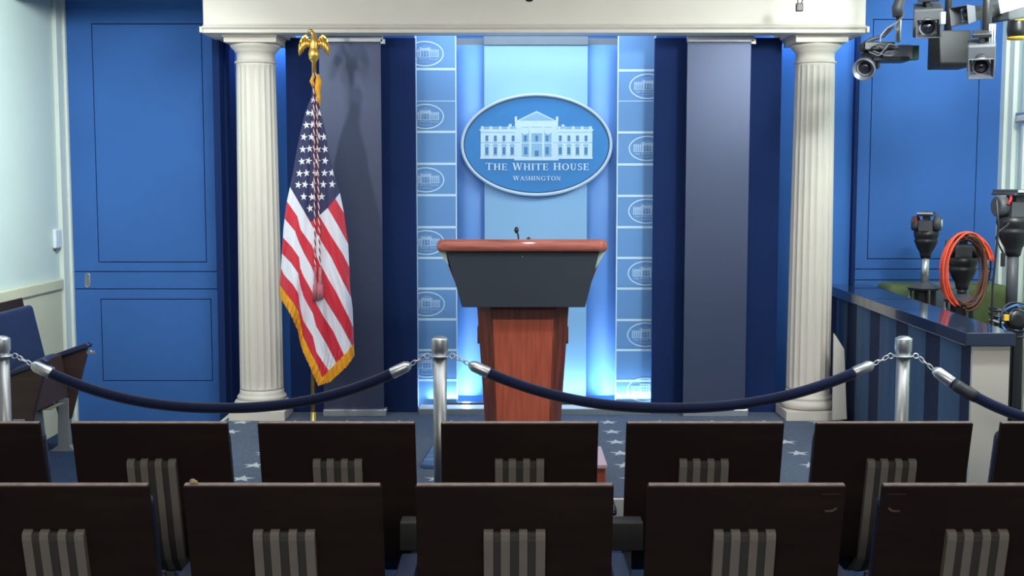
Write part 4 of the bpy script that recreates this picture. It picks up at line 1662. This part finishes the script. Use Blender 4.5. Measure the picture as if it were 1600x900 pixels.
def video_camera(px, py, Y, fwd, label, body=(0.10, 0.26, 0.13), lens_l=0.2, lens_r=0.045, hood='rect', bodymat=None, lensmat=None, hood_s=0.065, back=0.0):
    """local +y = viewing direction, origin at the lens front"""
    c = P(px, py, Y)
    t = empty('video_camera', c)
    tag(t, label, 'camera', 'video cameras hung from the ceiling')
    R_ = orient(fwd)
    bm_ = bodymat or M_black2
    lm_ = lensmat or M_black
    w, l, h = body
    m_ = MB()
    m_.box(-w / 2, w / 2, -lens_l - l, -lens_l, -h * 0.45, h * 0.55, 0, R_)
    m_.build('camera_body', bm_, t, bevel=0.008, seg=2)
    MB().box(-w / 2 + 0.02, w / 2 - 0.02, -lens_l - l * 0.8, -lens_l - l * 0.2, h * 0.55 + 0.03, h * 0.55 + 0.05, 0, R_).box(
        -0.012, 0.012, -lens_l - l * 0.75, -lens_l - l * 0.65, h * 0.5, h * 0.55 + 0.04, 0, R_).box(
        -0.012, 0.012, -lens_l - l * 0.35, -lens_l - l * 0.25, h * 0.5, h * 0.55 + 0.04, 0, R_).build('top_handle', M_black, t, bevel=0.004)
    RL = R_ @ Matrix.Rotation(-pi / 2, 4, 'X')      # local z of the lathe -> +y
    m_ = MB()
    r = lens_r
    m_.lathe([(r * 0.8, -lens_l - 0.01), (r * 0.8, -lens_l * 0.8), (r * 0.92, -lens_l * 0.78), (r * 0.92, -lens_l * 0.6), (r * 0.85, -lens_l * 0.58), (r, -lens_l * 0.5),
              (r, -lens_l * 0.25), (r * 1.08, -lens_l * 0.22), (r * 1.08, -0.03), (r * 0.85, -0.028)], 28, mtx=RL)
    ln = m_.build('lens', lm_, t)
    MB().lathe([(r * 0.84, -0.029), (r * 1.06, -0.029), (r * 1.06, -0.022), (r * 0.84, -0.022), (r * 0.84, -0.029)], 28, mtx=RL).build('lens_ring', M_grey, ln)
    m_ = MB()
    m_.lathe([(r * 0.86, -0.034), (r * 0.7, -0.024), (r * 0.35, -0.016), (0.001, -0.013)], 24, mtx=RL)
    m_.build('lens_glass', M_glass, ln)
    if hood == 'rect':
        m_ = MB()
        a = hood_s
        v, f = [], []
        for yy, s_ in ((-0.035, a * 0.78), (0.03, a), (0.03, a * 0.9), (-0.03, a * 0.7)):
            for (ix, iz) in ((-1, -0.8), (1, -0.8), (1, 0.8), (-1, 0.8)):
                v.append((ix * s_, yy, iz * s_))
        for j in range(3):
            for k in range(4):
                f.append((j * 4 + k, j * 4 + (k + 1) % 4, (j + 1) * 4 + (k + 1) % 4, (j + 1) * 4 + k))
        m_.add(v, f, 0, False, R_)
        m_.build('lens_hood', M_black2, ln, bevel=0.003)
    else:
        m_ = MB()
        m_.lathe([(r * 1.05, -0.05), (r * 1.35, -0.02), (r * 1.4, 0.02), (r * 1.28, 0.02), (r * 1.1, -0.028)], 28, mtx=RL)
        m_.build('lens_hood', M_silver, ln)
    return t, R_, c


# camera 1: silver lens, side box, on a pole
Yk = 6.75
t, R_, c = video_camera(1350, 108, Yk, (-0.42, -0.78, -0.32), 'camera with silver lens rim and tangled leads on a pole, next to the beam end',
                        body=(0.10, 0.05, 0.10), lens_l=0.15, lens_r=0.045, hood='round', lensmat=M_silver)
# the plate box to its right
qa, qb = P(1375, 72, 6.85), P(1420, 94, 6.85)
MB().box(qa.x - c.x, qb.x - c.x, 0.03, 0.16, qb.z - c.z, qa.z - c.z).build('side_housing', M_silver, t, bevel=0.006)
MB().box(qb.x - c.x, qb.x - c.x + 0.045, 0.06, 0.12, qb.z - c.z, qa.z - c.z).build('end_plate', M_greenpcb, t, bevel=0.003)
MB().box(qa.x - c.x - 0.06, qb.x - c.x - 0.02, 0.02, 0.17, qb.z - c.z - 0.012, qb.z - c.z + 0.012).build('mount_plate', M_black, t, bevel=0.003)
MB().box(qa.x - c.x - 0.11, qa.x - c.x + 0.06, 0.02, 0.14, qa.z - c.z - 0.03, qa.z - c.z + 0.015).build('cable_tray', M_black, t, bevel=0.004)
pq = P(1403, 66, 6.92)
MB().cyl(pq - c, Vector((pq.x, 6.92, P(1403, 25, 6.92).z)) - c, 0.016, seg=16).build('pole', M_chromeb, t)
ptp = P(1403, 26, 6.92)
MB().tube([ptp - c, P(1402, 12, 6.92) - c, P(1408, -5, 6.92) - c, Vector((P(1411, -8, 6.92).x, 6.92, CEIL)) - c], [0.03, 0.032, 0.03, 0.03], 12).build('pole_sleeve', M_black2, t)
MB().tube([P(x, y, 6.8) - c for x, y in ((1395, 42), (1380, 56), (1360, 62), (1350, 68), (1349, 76))], 0.011, 8).build('thick_lead', M_black2, t)
MB().tube([P(x, y, 6.78) - c for x, y in ((1412, 18), (1411, 26), (1400, 36), (1386, 44), (1376, 56), (1375, 66), (1378, 72), (1386, 72), (1395, 67))], 0.005, 8).build('white_lead', M_paper, t)
rnd = random.Random(5)
for k in range(6):
    x0_, y0_ = 1352 + rnd.uniform(0, 20), 76 + rnd.uniform(-4, 6)
    x1_, y1_ = 1385 + rnd.uniform(0, 26), 74 + rnd.uniform(-4, 8)
    MB().tube([P(x0_, y0_, 6.74) - c, P((x0_ * 2 + x1_) / 3, y0_ + rnd.uniform(-6, 9), 6.72) - c, P((x0_ + 2 * x1_) / 3, y1_ + rnd.uniform(-5, 7), 6.73) - c, P(x1_, y1_, 6.8) - c],
              0.003, 6).build('thin_lead', M_paper if k % 3 == 0 else M_black, t)
# camera 2
t, R_, c = video_camera(1450, 44, 6.3, (-0.30, -0.90, -0.24), 'black camera with square hood above the tripods, facing the seats',
                        body=(0.15, 0.30, 0.15), lens_l=0.14, lens_r=0.044, hood_s=0.062)
MB().cyl(R_ @ Vector((0, -0.25, 0.05)), Vector((0.02, 0.25, CEIL - c.z)), 0.02, seg=12).build('drop_pole', M_black, t)
qa = P(1474, 28, 6.2) - c
MB().box(qa.x - 0.012, qa.x + 0.012, -0.1, -0.07, qa.z - 0.03, qa.z + 0.03).build('side_display', M_clear, t)
# camera 3 (upper right, seen from its side)
t, R_, c = video_camera(1505, 24, 6.0, (-0.88, -0.40, -0.16), 'long-lens black camera pointing left, topmost of the hanging cameras',
                        body=(0.13, 0.24, 0.13), lens_l=0.24, lens_r=0.036, hood_s=0.060)
MB().cyl(R_ @ Vector((0, -0.32, 0.05)), R_ @ Vector((0, -0.32, 0.05)) + Vector((0, 0, CEIL - c.z - 0.02)), 0.02, seg=12).build('drop_pole', M_black, t)
# camera 4 (lower right)
t, R_, c = video_camera(1533, 106, 5.7, (-0.34, -0.88, -0.30), 'lowest hanging camera, square hood and boxy grey body',
                        body=(0.13, 0.18, 0.13), lens_l=0.17, lens_r=0.040, hood_s=0.060, bodymat=M_black2)
qa = P(1522, 52, 6.1) - c
for k in range(3):
    MB().tube([(qa.x + 0.012 * k, 0.2, qa.z - 0.08), (qa.x + 0.012 * k, 0.2, qa.z + 0.02)], 0.004, 6).build('connector', M_paper, t)
MB().cyl(Vector((qa.x, 0.24, -0.02)), Vector((qa.x, 0.24, CEIL - c.z)), 0.022, seg=12).build('drop_pole', M_black, t)
# bracket plate to camera
MB().tube([R_ @ Vector((0, -0.22, 0)), Vector((qa.x, 0.24, 0.0))], 0.018, 8).build('mount_arm', M_black, t)

# black monitor hood
qa, qb = P(1470, 46, 6.55), P(1519, 104, 6.55)
t = empty('monitor', ((qa.x + qb.x) / 2, 6.61, (qa.z + qb.z) / 2))
tag(t, 'large black boxy monitor hanging between the ceiling cameras', 'monitor')
w, h = (qb.x - qa.x) / 2, (qa.z - qb.z) / 2
m = MB().prism([(-0.03, h), (0.14, h), (0.14, -h), (-0.04, -h), (-0.065, -h + 0.02), (-0.06, -h + 0.055)], -w, w, 'x')
m.build('monitor_shell', mat('shell_charcoal', (40, 41, 46), 0.6, noise=0.05), t, bevel=0.008, seg=3)
MB().box(-w + 0.01, w - 0.01, 0.14, 0.15, -h + 0.02, h - 0.02).build('rear_plate', M_black, t)
MB().cyl((0.0, 0.08, h), (0.0, 0.08, CEIL - t.location.z), 0.02, seg=12).build('drop_pole', M_black, t)

# lamp with yellow stripes at the corner
c = P(1591, 38, 6.7)
t = empty('studio_lamp', c)
tag(t, 'black studio lamp with yellow bands at the top right corner', 'lamp')
m = MB().lathe([(0.035, -0.08), (0.055, -0.07), (0.06, -0.03), (0.056, 0.02), (0.05, 0.09), (0.03, 0.10)], 24)
m.build('lamp_housing', M_black, t)
MB().lathe([(0.03, -0.086), (0.056, -0.082), (0.058, -0.070), (0.03, -0.068)], 24).build('yellow_rim', M_yellow, t)
MB().box(-0.045, 0.03, -0.062, -0.055, 0.015, 0.038).build('yellow_band', M_yellow, t)
MB().cyl((0, 0, 0.09), (0, 0, CEIL - c.z), 0.012, seg=10).build('drop_pole', M_black, t)
# white sheet at the corner
q = [P(*a, 5.9) for a in ((1558, -12), (1612, -12), (1606, 8), (1564, 21))]
o = MB().prism([(a.x, a.z) for a in q], 5.90, 5.912, 'y').build('white_card', M_paper)
tag(o, 'white card clipped by the topmost camera in the upper right corner', 'card')
o.parent = None

# microphone clip hanging before the beam, and a second at the top edge
t = empty('hanging_microphone', P(1249, 11, 7.05))
tag(t, 'small black microphone hanging in front of the beam near the right column', 'microphone')
c = Vector(t.location)
MB().box(-0.02, 0.02, -0.015, 0.015, -0.025, 0.022).build('mic_body', M_black, t, bevel=0.004)
MB().tube([(-0.008, 0, 0.02), (-0.012, 0, 0.05), (-0.006, 0, CEIL - c.z)], 0.003, 6).build('wire', M_black, t)
MB().tube([(0.010, 0, 0.02), (0.020, 0, 0.045), (0.03, 0, CEIL - c.z)], 0.003, 6).build('wire', M_black, t)
c = P(827, -1, 6.6)
t = empty('hanging_microphone', c)
tag(t, 'black microphone tip just showing at the top edge above the plaque', 'microphone')
MB().ball((0, 0, 0), 0.018, 12, 8, sc=(1.3, 1, 0.8)).build('mic_body', M_black, t)
MB().cyl((0, 0, 0.01), (0, 0, CEIL - c.z), 0.004, seg=8).build('wire', M_black, t)

# wall items
c = P(100, 372, 8.02)
t = empty('thermostat', (XL + 0.0, 7.93, c.z))
tag(t, 'small white control box on the left wall beside the blue panel', 'thermostat')
MB().box(0, 0.028, -0.06, 0.05, -0.065, 0.065).build('cover', mat('white_plastic', (226, 236, 240), 0.4), t, bevel=0.012, seg=3)
MB().box(0, 0.022, -0.02, 0.03, -0.082, -0.06).build('knob', M_grey, t, bevel=0.003)
t = empty('metal_bracket', (XR - 0.03, 7.82, P(1590, 184, 7.85).z))
tag(t, 'small metal bracket on the pale right wall', 'bracket')
MB().box(-0.012, 0.03, -0.10, 0.08, -0.035, 0.035).build('bracket_plate', M_alu, t, bevel=0.004)
MB().box(-0.03, -0.008, -0.12, 0.03, -0.028, 0.012).build('bracket_arm', M_white, t, bevel=0.006)
